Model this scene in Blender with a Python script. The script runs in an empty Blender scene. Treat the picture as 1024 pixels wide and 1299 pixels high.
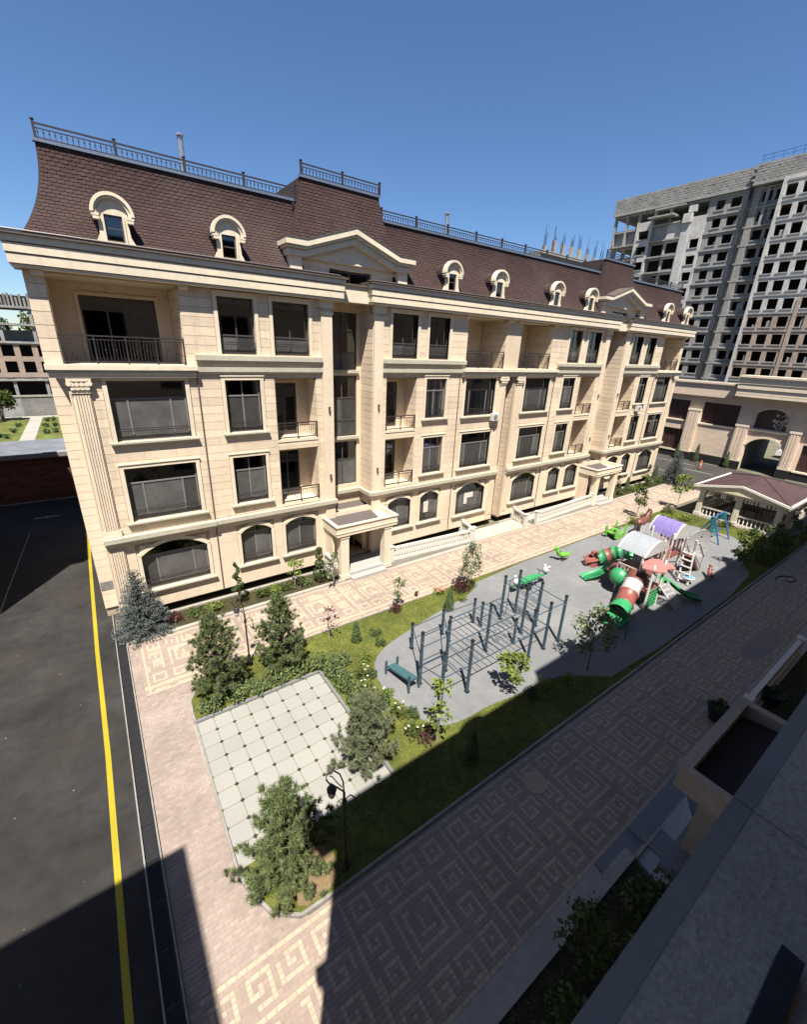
import bpy, math, random
import numpy as np
from mathutils import Matrix, Vector
random.seed(7); rng = np.random.default_rng(7)
S = bpy.context.scene
COL = S.collection
# ---------------------------------------------------------------- camera, sky, sun, exposure
RC = np.array([[0.81530626,-0.57765506,0.03987904],[-0.17712583,-0.31438141,-0.93262574],[0.5512732,0.753312,-0.35863476]])
cam = bpy.data.objects.new('camera', bpy.data.cameras.new('camera')); COL.objects.link(cam)
cam.data.sensor_fit = 'VERTICAL'; cam.data.sensor_height = 24; cam.data.lens = 542.01/1299*24
cam.data.clip_start = 0.05; cam.data.clip_end = 2500
r_, u_, b_ = RC[0], -RC[1], -RC[2]
cam.matrix_world = Matrix(((r_[0],u_[0],b_[0],0),(r_[1],u_[1],b_[1],0),(r_[2],u_[2],b_[2],12),(0,0,0,1)))
S.camera = cam
SUN = Vector((-0.27,-0.425,0.96)).normalized()
world = bpy.data.worlds.new('World'); S.world = world; world.use_nodes = True
nt = world.node_tree; bg = nt.nodes['Background']
sky = nt.nodes.new('ShaderNodeTexSky'); sky.sky_type = 'NISHITA'; sky.sun_disc = False
sky.sun_elevation = math.asin(SUN.z); sky.sun_rotation = math.atan2(SUN.x, SUN.y)
sky.altitude = 0; sky.air_density = 1.0; sky.dust_density = 0.0; sky.ozone_density = 10.0
nt.links.new(sky.outputs[0], bg.inputs[0]); bg.inputs[1].default_value = 0.0555
sun = bpy.data.objects.new('sun', bpy.data.lights.new('sun','SUN')); COL.objects.link(sun)
sun.data.energy = 5.0; sun.data.angle = math.radians(0.5); sun.data.color = (1.0,0.95,0.87)
sun.rotation_euler = SUN.to_track_quat('Z','Y').to_euler(); sun.location = (0,0,60)
S.view_settings.view_transform = 'Standard'; S.view_settings.look = 'None'
S.view_settings.exposure = 1.28; S.view_settings.gamma = 1.0; S.view_settings.use_curve_mapping = False
# ---------------------------------------------------------------- materials
MATS = {}
def mat(name, *a, **k):
    streak=k.pop('streak',0); tint=k.pop('tint',None); new=name not in MATS; m=mat0(name,*a,**k)
    if new and (streak or tint):
        t=m.node_tree; n=t.nodes; L=t.links; p=n['Principled BSDF']; src=p.inputs['Base Color'].links[0].from_socket
        geo=n.new('ShaderNodeNewGeometry'); mp=n.new('ShaderNodeVectorMath'); mp.operation='MULTIPLY'; mp.inputs[1].default_value=(2.2,2.2,.22) if streak else (.22,.22,.22); L.new(geo.outputs['Position'],mp.inputs[0])
        nz=n.new('ShaderNodeTexNoise'); nz.inputs['Scale'].default_value=1.3; nz.inputs['Detail'].default_value=7; nz.inputs['Roughness'].default_value=.62; L.new(mp.outputs[0],nz.inputs['Vector'])
        mr=n.new('ShaderNodeMapRange'); mr.inputs[1].default_value=.48; mr.inputs[2].default_value=.72; mr.inputs[3].default_value=0; mr.inputs[4].default_value=streak or .75; L.new(nz.outputs['Fac'],mr.inputs[0])
        mx=n.new('ShaderNodeMixRGB'); mx.inputs[2].default_value=(*(tint or (.20,.15,.105)),1); L.new(mr.outputs[0],mx.inputs[0]); L.new(src,mx.inputs[1]); L.new(mx.outputs[0],p.inputs['Base Color'])
    return m
def mat0(name, c, c2=None, scale=6.0, rough=0.8, bump=0.0, bscale=80.0, isl=0.0, big=0.0, metal=0.0, spec=0.3, stretch=None, transl=0.0):
    if name in MATS: return MATS[name]
    m = bpy.data.materials.new(name); m.use_nodes = True; t = m.node_tree; n = t.nodes; L = t.links
    p = n['Principled BSDF']; p.inputs['Roughness'].default_value = rough; p.inputs['Metallic'].default_value = metal
    p.inputs['Specular IOR Level'].default_value = spec
    geo = n.new('ShaderNodeNewGeometry'); pos = geo.outputs['Position']
    if stretch:
        mp = n.new('ShaderNodeVectorMath'); mp.operation = 'MULTIPLY'; mp.inputs[1].default_value = stretch; L.new(pos, mp.inputs[0]); pos = mp.outputs[0]
    col = None
    K=1.0 if 'paver' in name or 'joint' in name else .885
    c=tuple(v*K for v in c); c2=None if c2 is None else tuple(v*K for v in c2)
    if c2 is None: c2 = tuple(min(1,x*0.8) for x in c)
    nz = n.new('ShaderNodeTexNoise'); nz.inputs['Scale'].default_value = scale; nz.inputs['Detail'].default_value = 6; nz.inputs['Roughness'].default_value = 0.65
    L.new(pos, nz.inputs['Vector'])
    rp = n.new('ShaderNodeValToRGB'); rp.color_ramp.elements[0].position = 0.35; rp.color_ramp.elements[1].position = 0.65
    rp.color_ramp.elements[0].color = (*c2,1); rp.color_ramp.elements[1].color = (*c,1)
    L.new(nz.outputs['Fac'], rp.inputs[0]); col = rp.outputs[0]
    val = None
    if isl:
        oi = n.new('ShaderNodeObjectInfo'); ad = n.new('ShaderNodeMath'); ad.operation = 'ADD'
        L.new(geo.outputs['Random Per Island'], ad.inputs[0]); L.new(oi.outputs['Random'], ad.inputs[1])
        fr = n.new('ShaderNodeMath'); fr.operation = 'FRACT'; L.new(ad.outputs[0], fr.inputs[0])
        mr = n.new('ShaderNodeMapRange'); mr.inputs[3].default_value = 1-isl; mr.inputs[4].default_value = 1+isl
        L.new(fr.outputs[0], mr.inputs[0]); val = mr.outputs[0]
    if big:
        nb = n.new('ShaderNodeTexNoise'); nb.inputs['Scale'].default_value = 0.45; nb.inputs['Detail'].default_value = 5
        L.new(geo.outputs['Position'], nb.inputs['Vector'])
        mb_ = n.new('ShaderNodeMapRange'); mb_.inputs[1].default_value = 0.3; mb_.inputs[2].default_value = 0.7
        mb_.inputs[3].default_value = 1-big; mb_.inputs[4].default_value = 1+big; L.new(nb.outputs['Fac'], mb_.inputs[0])
        if val is not None:
            mm = n.new('ShaderNodeMath'); mm.operation = 'MULTIPLY'; L.new(val, mm.inputs[0]); L.new(mb_.outputs[0], mm.inputs[1]); val = mm.outputs[0]
        else: val = mb_.outputs[0]
    if val is not None:
        hs = n.new('ShaderNodeHueSaturation'); L.new(col, hs.inputs['Color']); L.new(val, hs.inputs['Value']); col = hs.outputs[0]
    L.new(col, p.inputs['Base Color'])
    if bump:
        bn = n.new('ShaderNodeTexNoise'); bn.inputs['Scale'].default_value = bscale; bn.inputs['Detail'].default_value = 4; L.new(pos, bn.inputs['Vector'])
        bp = n.new('ShaderNodeBump'); bp.inputs['Strength'].default_value = bump; bp.inputs['Distance'].default_value = 0.02
        L.new(bn.outputs['Fac'], bp.inputs['Height']); L.new(bp.outputs[0], p.inputs['Normal'])
    if transl:
        tr = n.new('ShaderNodeBsdfTranslucent'); L.new(col, tr.inputs[0]); mx = n.new('ShaderNodeMixShader'); mx.inputs[0].default_value = transl
        L.new(p.outputs[0], mx.inputs[1]); L.new(tr.outputs[0], mx.inputs[2]); L.new(mx.outputs[0], n['Material Output'].inputs[0])
    MATS[name] = m; return m
def glass(name, tint, refl):
    m = bpy.data.materials.new(name); m.use_nodes = True; t = m.node_tree; n = t.nodes; L = t.links
    n.remove(n['Principled BSDF'])
    tr = n.new('ShaderNodeBsdfTransparent'); tr.inputs[0].default_value = (*tint,1)
    gl = n.new('ShaderNodeBsdfGlossy'); gl.inputs['Roughness'].default_value = 0.04
    lw = n.new('ShaderNodeFresnel'); lw.inputs[0].default_value = 1.5
    ad = n.new('ShaderNodeMath'); ad.operation = 'MULTIPLY_ADD'; ad.inputs[1].default_value = 0.8; ad.inputs[2].default_value = refl; L.new(lw.outputs[0], ad.inputs[0])
    mx = n.new('ShaderNodeMixShader'); L.new(ad.outputs[0], mx.inputs[0]); L.new(tr.outputs[0], mx.inputs[1]); L.new(gl.outputs[0], mx.inputs[2])
    L.new(mx.outputs[0], n['Material Output'].inputs[0]); MATS[name] = m; return m
STONE = mat('travertine_cladding',(.70,.57,.42),(.595,.475,.34),scale=3.5,rough=.75,bump=.15,bscale=45,isl=.10,big=.06,stretch=(1,1,5),streak=.22)
SMOOTH = mat('smooth_travertine',(.70,.575,.43),(.63,.51,.375),scale=2.5,rough=.7,bump=.08,bscale=60,isl=.04,big=.05,stretch=(1,1,4),streak=.18)
TRIM = mat('pale_stone_trim',(.70,.60,.45),(.63,.535,.395),scale=5,rough=.7,bump=.08,isl=.03,big=.05,streak=.16)
CAP = mat('greenish_stone_cap',(.47,.43,.335),(.39,.355,.275),scale=6,rough=.6,bump=.1,big=.08)
BACK = mat('wall_backing',(.42,.33,.235),(.36,.28,.20),scale=5,rough=.9)
SHIN = mat('brown_shingle',(.053,.029,.0255),(.040,.022,.0195),scale=9,rough=.9,bump=.35,bscale=220,isl=.15,big=.1,tint=(.062,.042,.036))
SHIN2 = mat('brown_shingle_sheet',(.038,.0215,.019),(.031,.0175,.016),scale=9,rough=.9,bump=.3,bscale=220)
CANR = mat('weathered_canopy_shingle',(.115,.093,.088),(.085,.068,.064),scale=9,rough=.9,bump=.35,bscale=180)
NTRIM = mat('shade_toned_stone_trim',(.37,.30,.235),(.30,.245,.19),scale=5,rough=.8,bump=.1,big=.1)  # same trim stone, darkened in colour to carry the near block's shade
KERB = mat('weathered_kerb',(.27,.25,.225),(.20,.185,.165),scale=5,rough=.9,bump=.2,big=.12)
FLASH = mat('brown_metal_flashing',(0.128,0.1,0.08),(0.096,0.072,0.06),scale=12,rough=.45,spec=.5)
ZINC = mat('zinc_flashing',(.30,.33,.37),(.25,.27,.31),scale=9,rough=.35,metal=.7)
IRON = mat('dark_iron',(.035,.03,.03),(.025,.02,.02),scale=20,rough=.5,spec=.4)
FRAME = mat('window_frame_profile',(.075,.065,.06),(.06,.05,.048),scale=20,rough=.45,spec=.4)
GFRAME = mat('grey_window_frame',(.20,.19,.18),(.16,.155,.15),scale=20,rough=.5)
GLASS = glass('dark_window_glass',(.16,.16,.17),.10)
GLASSC = glass('clear_window_glass',(.72,.74,.76),.05)
FILM = mat('protective_window_film',(.088,.086,.081),(.06,.058,.055),scale=2.2,rough=.28,spec=.6,bump=.25,bscale=7,isl=.4)
DARK = mat('dark_interior',(.022,.018,.016),(.015,.012,.011),scale=3,rough=.9)  # near-black backing for unlit interiors; their darkness is in the colour
CURT = mat('white_curtain',(.75,.74,.72),(.6,.59,.58),scale=4,rough=.9)
ASPH = mat('asphalt',(.031,.0285,.0265),(.020,.0185,.0175),scale=2.5,rough=.9,bump=.6,bscale=130,big=.38,tint=(.032,.025,.021))
ASPH2 = mat('old_asphalt',(0.0525,0.0476,0.0434),(0.0385,0.035,0.0322),scale=3,rough=.9,bump=.4,bscale=100,big=.2)
YEL = mat('yellow_road_paint',(.36,.29,.012),(.25,.205,.014),scale=26,rough=.7,bump=.2,bscale=110,big=.1)
WHITEP = mat('white_road_paint',(0.35,0.35,0.34),(0.25,0.25,0.24),scale=7,rough=.7)
CONC = mat('pale_concrete',(0.347,0.322,0.279),(0.285,0.26,0.223),scale=5,rough=.9,bump=.2,big=.1,streak=.12)
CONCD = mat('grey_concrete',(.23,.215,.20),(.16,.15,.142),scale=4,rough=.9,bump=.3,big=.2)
CREAM = mat('cream_paver',(.365,.297,.215),(.32,.258,.183),scale=14,rough=.85,bump=.3,bscale=140,isl=.07,big=.10)
PINK = mat('brown_paver',(.262,.203,.166),(.225,.173,.14),scale=14,rough=.85,bump=.3,bscale=140,isl=.08,big=.12)
ROSE = mat('rose_paver',(.245,.195,.168),(.20,.157,.134),scale=7,rough=.85,bump=.3,bscale=140,isl=.12,big=.15,tint=(.34,.29,.25))
JOINT = mat('sand_joint',(.25,.195,.16),(.215,.168,.137),scale=12,rough=.95)
TILE = mat('pale_granite_tile',(.295,.285,.258),(.245,.238,.215),scale=35,rough=.55,bump=.06,isl=.05,big=.05)
TILED = mat('dark_granite_inset',(.035,.033,.03),(.025,.023,.02),scale=30,rough=.5)
GRAN = mat('grey_granite',(.20,.20,.205),(.13,.13,.137),scale=60,rough=.5,big=.1,bump=.05)
GRANL = mat('ledge_granite',(.70,.53,.40),(.50,.375,.28),scale=42,rough=.95,spec=.05,bump=.25,bscale=60,big=.16)
MARB = mat('pale_marble_step',(0.364,0.354,0.333),(0.322,0.312,0.291),scale=4,rough=.4)
RUB = mat('grey_rubber_flooring',(.17,.172,.174),(.145,.146,.148),scale=3.0,rough=.95,bump=.4,bscale=150,big=.07,tint=(.20,.195,.185))
SOIL = mat('garden_soil',(0.0525,0.0385,0.021),(0.028,0.0245,0.0126),scale=6,rough=1,bump=.5,bscale=40)
LAWN = mat('lawn_turf',(.125,.135,.026),(.075,.09,.017),scale=2.2,rough=.95,bump=.6,bscale=60,big=.3)
SAND = mat('sandy_soil',(0.198,0.141,0.078),(0.15,0.102,0.054),scale=9,rough=1,bump=.5,bscale=70)
GRASS = mat('grass_blade',(.165,.175,.036),(.10,.118,.022),scale=1.2,rough=.8,isl=.35,transl=.25)
PINEM = mat('pine_needle',(.165,.195,.075),(.05,.07,.026),scale=5.5,rough=.7,isl=.4,transl=.1)
SPRM = mat('blue_spruce_needle',(.17,.19,.175),(.075,.095,.092),scale=7,rough=.7,isl=.4)
LEAF = mat('green_leaf',(.09,.125,.026),(.05,.075,.015),scale=2,rough=.6,isl=.4,transl=.25)
LEAFL = mat('light_green_leaf',(.20,.26,.05),(.12,.17,.03),scale=2,rough=.6,isl=.4,transl=.3)
LEAFG = mat('grey_green_leaf',(.24,.265,.16),(.15,.175,.09),scale=2,rough=.6,isl=.4,transl=.25)
THUJ = mat('thuja_foliage',(0.056,0.084,0.024),(0.028,0.048,0.0144),scale=4,rough=.8,isl=.4)
JUNI = mat('juniper_foliage',(.115,.145,.05),(.06,.085,.03),scale=6,rough=.8,isl=.4)
PURP = mat('purple_leaf',(.09,.025,.03),(.05,.014,.02),scale=3,rough=.6,isl=.4,transl=.2)
ROSEF = mat('white_petal',(.60,.57,.50),(.5,.47,.41),scale=5,rough=.7)
PINKF = mat('pink_petal',(.72,.25,.22),(.6,.18,.18),scale=5,rough=.7)
BARK = mat('bark',(.115,.085,.06),(.065,.048,.035),scale=14,rough=.95,bump=.6,bscale=60)
BARKL = mat('pale_bark',(.36,.31,.26),(.22,.185,.15),scale=14,rough=.95,bump=.4,bscale=60)
POSTB = mat('blue_grey_steel_paint',(.045,.075,.10),(.035,.058,.08),scale=9,rough=.45,spec=.5)
BLACKP = mat('black_plastic',(.02,.02,.022),(.015,.015,.016),scale=9,rough=.5)
STEEL = mat('galvanised_steel',(.5,.5,.52),(.4,.4,.42),scale=12,rough=.35,metal=.8)
PGREEN = mat('green_plastic',(.035,.27,.10),(.03,.22,.08),scale=3,rough=.4,spec=.5,big=.08)
PLIME = mat('lime_plastic',(.14,.40,.045),(.12,.34,.04),scale=3,rough=.4,spec=.5)
PRED = mat('faded_red_plastic',(.24,.075,.06),(.20,.06,.05),scale=3,rough=.45,spec=.5,big=.08)
PCORAL = mat('coral_plastic',(.40,.17,.15),(.35,.145,.125),scale=3,rough=.45,spec=.5)
PBROWN = mat('brown_plastic',(0.168,0.056,0.044),(0.136,0.0464,0.036),scale=3,rough=.45,spec=.5)
PWHITE = mat('white_plastic',(.46,.45,.44),(.40,.39,.38),scale=3,rough=.4,spec=.5)
PPOST = mat('cream_post_paint',(.60,.57,.51),(.53,.50,.45),scale=5,rough=.45,spec=.5)
PGREY = mat('pale_grey_plastic',(.30,.32,.335),(.26,.28,.295),scale=3,rough=.45,spec=.5)
PPURP = mat('lilac_plastic',(.21,.165,.40),(.18,.145,.35),scale=3,rough=.45,spec=.5)
PPINK = mat('pale_pink_plastic',(.46,.35,.335),(.40,.30,.29),scale=3,rough=.5)
PBLUE = mat('blue_steel_paint',(.02,.10,.27),(.018,.08,.22),scale=5,rough=.4,spec=.5)
PTEAL = mat('teal_steel_paint',(.02,.13,.14),(.018,.11,.115),scale=5,rough=.4,spec=.5)
GAZROOF = mat('maroon_sheet_roof',(.075,.043,.042),(.054,.031,.031),scale=3,rough=.6,bump=.15,bscale=30,big=.14)
GAZW = mat('white_stone_paint',(.62,.58,.505),(.55,.51,.445),scale=5,rough=.6)
WOODD = mat('dark_brown_wood',(.07,.04,.028),(.045,.026,.02),scale=8,rough=.6)
HRC = mat('raw_concrete_frame',(.31,.30,.283),(.215,.208,.198),scale=1.2,rough=.95,bump=.4,bscale=6,big=.12)
HRB = mat('grey_block_infill',(.29,.28,.263),(.20,.193,.182),scale=2.2,rough=.95,bump=.6,bscale=5,big=.15)
HRL = mat('light_plaster_wall',(.47,.455,.43),(.37,.355,.335),scale=1.5,rough=.95,bump=.4,bscale=5,big=.1)
HRBR = mat('tan_brick_infill',(.36,.28,.222),(.26,.195,.155),scale=2.2,rough=.95,bump=.6,bscale=6,big=.12)
BRICK = mat('dark_red_brick',(.16,.055,.04),(.10,.035,.028),scale=7,rough=.95,bump=.4,bscale=25,isl=.25)
PODS = mat('podium_stone',(.68,.54,.415),(.58,.455,.345),scale=2,rough=.8,bump=.1,bscale=20,isl=.05,big=.08,stretch=(1,1,4))
WINRED = mat('maroon_window_film',(.055,.026,.024),(.04,.018,.017),scale=1.5,rough=.35,spec=.5)
TARP = mat('grey_roof_membrane',(0.168,0.175,0.189),(0.126,0.133,0.143),scale=1.2,rough=.7,big=.15)
CARW = mat('white_car_paint',(.75,.75,.75),(.72,.72,.72),scale=3,rough=.25,spec=.6)
ORANGE = mat('orange_plastic',(.75,.18,.04),(.65,.15,.035),scale=4,rough=.5)
HILL = mat('ground_far',(.16,.14,.10),(.10,.095,.06),scale=.15,rough=1,big=.2)
# ---------------------------------------------------------------- mesh builder
class MB:
    def __init__(s, T=None): s.v=[]; s.f=[]; s.m=[]; s.T=T
    def add(s, vs, fs, m):
        b=len(s.v)
        if s.T: vs=[s.T(*p) for p in vs]
        s.v.extend(vs)
        for f in fs: s.f.append([i+b for i in f]); s.m.append(m)
        return s
    def box(s,x0,x1,y0,y1,z0,z1,m):
        return s.add([(x0,y0,z0),(x1,y0,z0),(x1,y1,z0),(x0,y1,z0),(x0,y0,z1),(x1,y0,z1),(x1,y1,z1),(x0,y1,z1)],
            [(0,3,2,1),(4,5,6,7),(0,1,5,4),(1,2,6,5),(2,3,7,6),(3,0,4,7)],m)
    def hexa(s,p,m): return s.add(p,[(0,3,2,1),(4,5,6,7),(0,1,5,4),(1,2,6,5),(2,3,7,6),(3,0,4,7)],m)
    def prism(s,pts,ax,a0,a1,m):
        n=len(pts)
        if ax=='y': vs=[(p[0],a0,p[1]) for p in pts]+[(p[0],a1,p[1]) for p in pts]
        elif ax=='x': vs=[(a0,p[0],p[1]) for p in pts]+[(a1,p[0],p[1]) for p in pts]
        else: vs=[(p[0],p[1],a0) for p in pts]+[(p[0],p[1],a1) for p in pts]
        fs=[tuple(range(n))[::-1],tuple(range(n,2*n))]+[(i,(i+1)%n,n+(i+1)%n,n+i) for i in range(n)]
        return s.add(vs,fs,m)
    def tube(s,pts,r,m,n=6):
        pts=[Vector(p) for p in pts]; k=len(pts); rs=r if isinstance(r,(list,tuple)) else [r]*k
        vs=[]; 
        for i,p in enumerate(pts):
            d=(pts[min(i+1,k-1)]-pts[max(i-1,0)]).normalized()
            a=d.cross(Vector((0,0,1))) if abs(d.z)<.95 else d.cross(Vector((1,0,0)))
            a.normalize(); b=d.cross(a)
            for j in range(n):
                t=2*math.pi*j/n; vs.append(tuple(p+(a*math.cos(t)+b*math.sin(t))*rs[i]))
        fs=[(i*n+j,i*n+(j+1)%n,(i+1)*n+(j+1)%n,(i+1)*n+j) for i in range(k-1) for j in range(n)]
        fs+= [tuple(range(n))[::-1], tuple(range((k-1)*n,k*n))]
        return s.add(vs,fs,m)
    def lathe(s,cx,cy,prof,m,n=8):
        vs=[(cx+r*math.cos(2*math.pi*j/n),cy+r*math.sin(2*math.pi*j/n),z) for r,z in prof for j in range(n)]
        k=len(prof); fs=[(i*n+j,i*n+(j+1)%n,(i+1)*n+(j+1)%n,(i+1)*n+j) for i in range(k-1) for j in range(n)]
        fs+=[tuple(range(n))[::-1],tuple(range((k-1)*n,k*n))]
        return s.add(vs,fs,m)
    def ball(s,c,r,m,n=10,k=6,sz=1.0):
        prof=[(max(r*math.sin(math.pi*i/k),.001),c[2]-r*sz*math.cos(math.pi*i/k)) for i in range(k+1)]
        return s.lathe(c[0],c[1],prof,m,n)
    def mesh(s,name,smooth=False):
        me=bpy.data.meshes.new(name); me.from_pydata([tuple(p) for p in s.v],[],s.f)
        ms=[]; idx=[]
        for m in s.m:
            if m not in ms: ms.append(m)
            idx.append(ms.index(m))
        for m in ms: me.materials.append(m)
        me.polygons.foreach_set('material_index',idx)
        if smooth: me.polygons.foreach_set('use_smooth',[True]*len(s.f))
        me.update(); return me
def tag(o,label=None,cat=None,group=None,kind=None):
    if label: o['label']=label
    if cat: o['category']=cat
    if group: o['group']=group
    if kind: o['kind']=kind
    return o
BASE={}
def obj(name, me, parent=None, loc=None, smooth=False, scale=None, rz=None, kind=None):
    if isinstance(me,MB): me=me.mesh(name,smooth)
    o=bpy.data.objects.new(name,me); COL.objects.link(o)
    if parent is not None:
        o.parent=parent
        if parent.name in BASE: o.matrix_parent_inverse=BASE[parent.name]
    if loc is not None: o.location=loc
    if scale is not None: o.scale=scale
    if rz is not None: o.rotation_euler=(0,0,rz)
    if kind: o['kind']=kind
    return o
def thing(name,label,cat,loc,group=None):
    """Empty at the base; child geometry is given in world coordinates"""
    o=bpy.data.objects.new(name,None); COL.objects.link(o); o.location=loc; o.empty_display_size=.3
    BASE[o.name]=Matrix.Translation(loc).inverted(); return tag(o,label,cat,group)
def struct(name,mb,kind='structure'): return obj(name,mb,kind=kind)
def solo(name,mb,label,cat,group=None,smooth=False): return tag(obj(name,mb,smooth=smooth),label,cat,group)
def polyflat(pts,z,m,thick=None):
    mb=MB()
    if thick: mb.prism(pts,'z',z-thick,z,m)
    else: mb.add([(p[0],p[1],z) for p in pts],[tuple(range(len(pts)))],m)
    return mb
def inpoly(px,py,poly):
    r=np.zeros(px.shape,bool); n=len(poly); j=n-1
    for i in range(n):
        xi,yi=poly[i]; xj,yj=poly[j]
        c=((yi>py)!=(yj>py))&(px<(xj-xi)*(py-yi)/(yj-yi+1e-12)+xi); r^=c; j=i
    return r
def smoothpoly(p,k=2):
    for _ in range(k):
        q=[]
        for i in range(len(p)):
            a=p[i]; b=p[(i+1)%len(p)]; q+= [(a[0]*.75+b[0]*.25,a[1]*.75+b[1]*.25),(a[0]*.25+b[0]*.75,a[1]*.25+b[1]*.75)]
        p=q
    return p
def wallgrid(mb,u0,u1,z0,z1,ops,t0,t1,m,ax='x'):
    """solid wall with rectangular holes; ax: the axis the wall runs along"""
    us=sorted({u0,u1}|{min(max(v,u0),u1) for o in ops for v in o[:2]}); zs=sorted({z0,z1}|{min(max(v,z0),z1) for o in ops for v in o[2:4]})
    for k in range(len(zs)-1):
        a,b=zs[k],zs[k+1]; run=None
        for i in range(len(us)-1):
            c=(us[i]+us[i+1])/2; h=any(o[0]<c<o[1] and o[2]<(a+b)/2<o[3] for o in ops)
            if not h and run is None: run=us[i]
            if run is not None and (h or i==len(us)-2):
                e=us[i] if h else us[i+1]
                if ax=='x': mb.box(run,e,t0,t1,a,b,m)
                else: mb.box(t0,t1,run,e,a,b,m)
                run=None
    return mb
# ---------------------------------------------------------------- ground, road, paths, lawns
struct('ground', MB().box(-500,900,-300,900,-.6,-.05,HILL))
struct('road', MB().box(-40,-.95,-40,41.2,-.3,0,ASPH))
ROADB=MB().box(-.95,62,20.6,60,-.3,-.03,ASPH2); ROADB.box(47.6,61.2,-30,20.6,-.3,0,ASPH2); struct('parking_area',ROADB)
yl=MB(); ys=[-6,3,6,9,12.7,15.5,18.4,22,28.3,40]; xs=[-1.50,-1.47,-1.46,-1.465,-1.475,-1.52,-1.575,-1.60,-1.64,-1.7]
for i in range(len(ys)-1): yl.add([(xs[i]-.085,ys[i],.004),(xs[i]+.055,ys[i],.004),(xs[i+1]+.055,ys[i+1],.004),(xs[i+1]-.085,ys[i+1],.004)],[(0,1,2,3)],YEL)
struct('painted_line', yl)
wl=MB(); 
for a,b,w in (((-5.3,18.0),(-5.05,25.5),.035),((-5.05,25.5),(-4.7,34),.03)):
    wl.add([(a[0],a[1],.004),(a[0]+w,a[1],.004),(b[0]+w,b[1],.004),(b[0],b[1],.004)],[(0,1,2,3)],WHITEP)
struct('chalk_line', wl)
pk=MB()
for x,y0,y1 in ((52.5,20.8,26),(55.8,17.5,22.2),(58.6,20.5,25)): pk.box(x,x+.13,y0,y1,.001,.005,WHITEP)
struct('parking_bay_line', pk)
# drain channel with grates between road and paving
dr=MB().box(-.945,-.91,-10,20.9,-.2,.07,KERB).box(-.595,-.56,-10,18.45,-.2,.06,KERB).box(-.905,-.60,-10,19.6,-.2,-.02,CONCD)
struct('kerb', dr)
DGR = mat('dark_drain_iron',(.022,.022,.024),(.014,.014,.015),scale=7,rough=.8)
g=MB(); g.box(0,.29,0,.97,-.03,-.002,BLACKP)
for i in range(16): g.box(.03,.26,.03+i*.057,.055+i*.057,-.002,.010,DGR)
gm=g.mesh('drain_grate')
for i in range(26): obj('drain_grate',gm,bpy.data.objects['kerb'],loc=(-.90,-6+i*.985,.015+random.uniform(-.003,.006)))
# garden outline and the areas cut into it
GARDEN=[(.95,13.05),(.99,13.6),(1.35,14.25),(1.85,14.72),(2.9,14.86),(6,14.72),(10.4,14.66),(20,14.62),(31,14.62),(38.9,14.62),(39.1,6.9),(46,6.2),(46,5.66),(2.73,5.66),(1.80,5.69),(1.28,6.1),(.95,6.95),(.88,7.4)]
RUBBER=[(16.0,14.50),(14.5,13.5),(12.24,13.23),(10,12.79),(8.49,12.44),(7.6,11.96),(7.15,11.2),(7.02,10.2),(7.25,9.2),(7.36,8.48),(7.75,7.88),(8.62,7.66),(9.83,7.66),(11.11,7.42),(13.06,7.3),(14.2,6.6),(15.3,5.8),(30.1,5.8),(32.6,7.3),(36.6,8.3),(36.4,11.0),(35.9,12.3),(34.4,13.6),(31.8,14.2),(30.2,14.5)]
PLAZA=(.93,5.37,7.35,12.46)
gp=MB()
struct('garden_soil', polyflat(GARDEN,.05,LAWN,.3))
kb=MB()
for i in range(len(GARDEN)):
    a=Vector(GARDEN[i]); b=Vector(GARDEN[(i+1)%len(GARDEN)]); d=(b-a)
    if d.length<.01: continue
    d.normalize(); nrm=Vector((-d.y,d.x))*.035
    if abs(d.y)>.99 and a.x<1.2 and d.length>4: continue
    kb.prism([tuple(a-nrm),tuple(b-nrm),tuple(b+nrm),tuple(a+nrm)],'z',-.1,.085+i*.0007,PINK if a.y>14 and a.x>9 else KERB)
struct('garden_kerb', kb)
struct('playground_flooring', polyflat(smoothpoly(RUBBER,1),.062,RUB,.2))
sd=[(1.75,5.78),(2.68,5.76),(3.05,6.2),(2.7,7.1),(2.2,6.9),(1.95,6.3)]
struct('bare_soil', polyflat(smoothpoly(sd,1),.066,SAND))
# plaza of cut-corner tiles with dark insets
pb=struct('plaza', MB().box(PLAZA[0],PLAZA[1],PLAZA[2],PLAZA[3],-.1,.03,JOINT))
pk=MB().box(PLAZA[0]-.03,PLAZA[1]+.10,PLAZA[3],PLAZA[3]+.10,-.1,.14,GRAN).box(PLAZA[1],PLAZA[1]+.10,PLAZA[2],PLAZA[3],-.1,.138,GRAN).box(PLAZA[0]-.06,PLAZA[0],PLAZA[2]-.1,PLAZA[3]+.1,-.1,.05,CONC)
obj('plaza_kerb',pk,pb)
nx,ny=8,9; tw=(PLAZA[1]-PLAZA[0])/nx; th=(PLAZA[3]-PLAZA[2])/ny; c=.063; e=.014
def tilemesh():
    w,h=tw-e,th-e; p=[(c,0),(w-c,0),(w,c),(w,h-c),(w-c,h),(c,h),(0,h-c),(0,c)]
    return MB().prism(p,'z',0,.022,TILE).mesh('plaza_tile')
tm=tilemesh(); dm=MB().prism([(0,-.06),(.06,0),(0,.06),(-.06,0)],'z',0,.021,TILED).mesh('tile_inset')
for i in range(nx):
    for j in range(ny):
        obj('plaza_tile',tm,pb,loc=(PLAZA[0]+i*tw+e/2,PLAZA[2]+j*th+e/2,.03+random.uniform(0,.003)))
        if i and j: obj('tile_inset',dm,pb,loc=(PLAZA[0]+i*tw,PLAZA[2]+j*th,.031))
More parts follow.
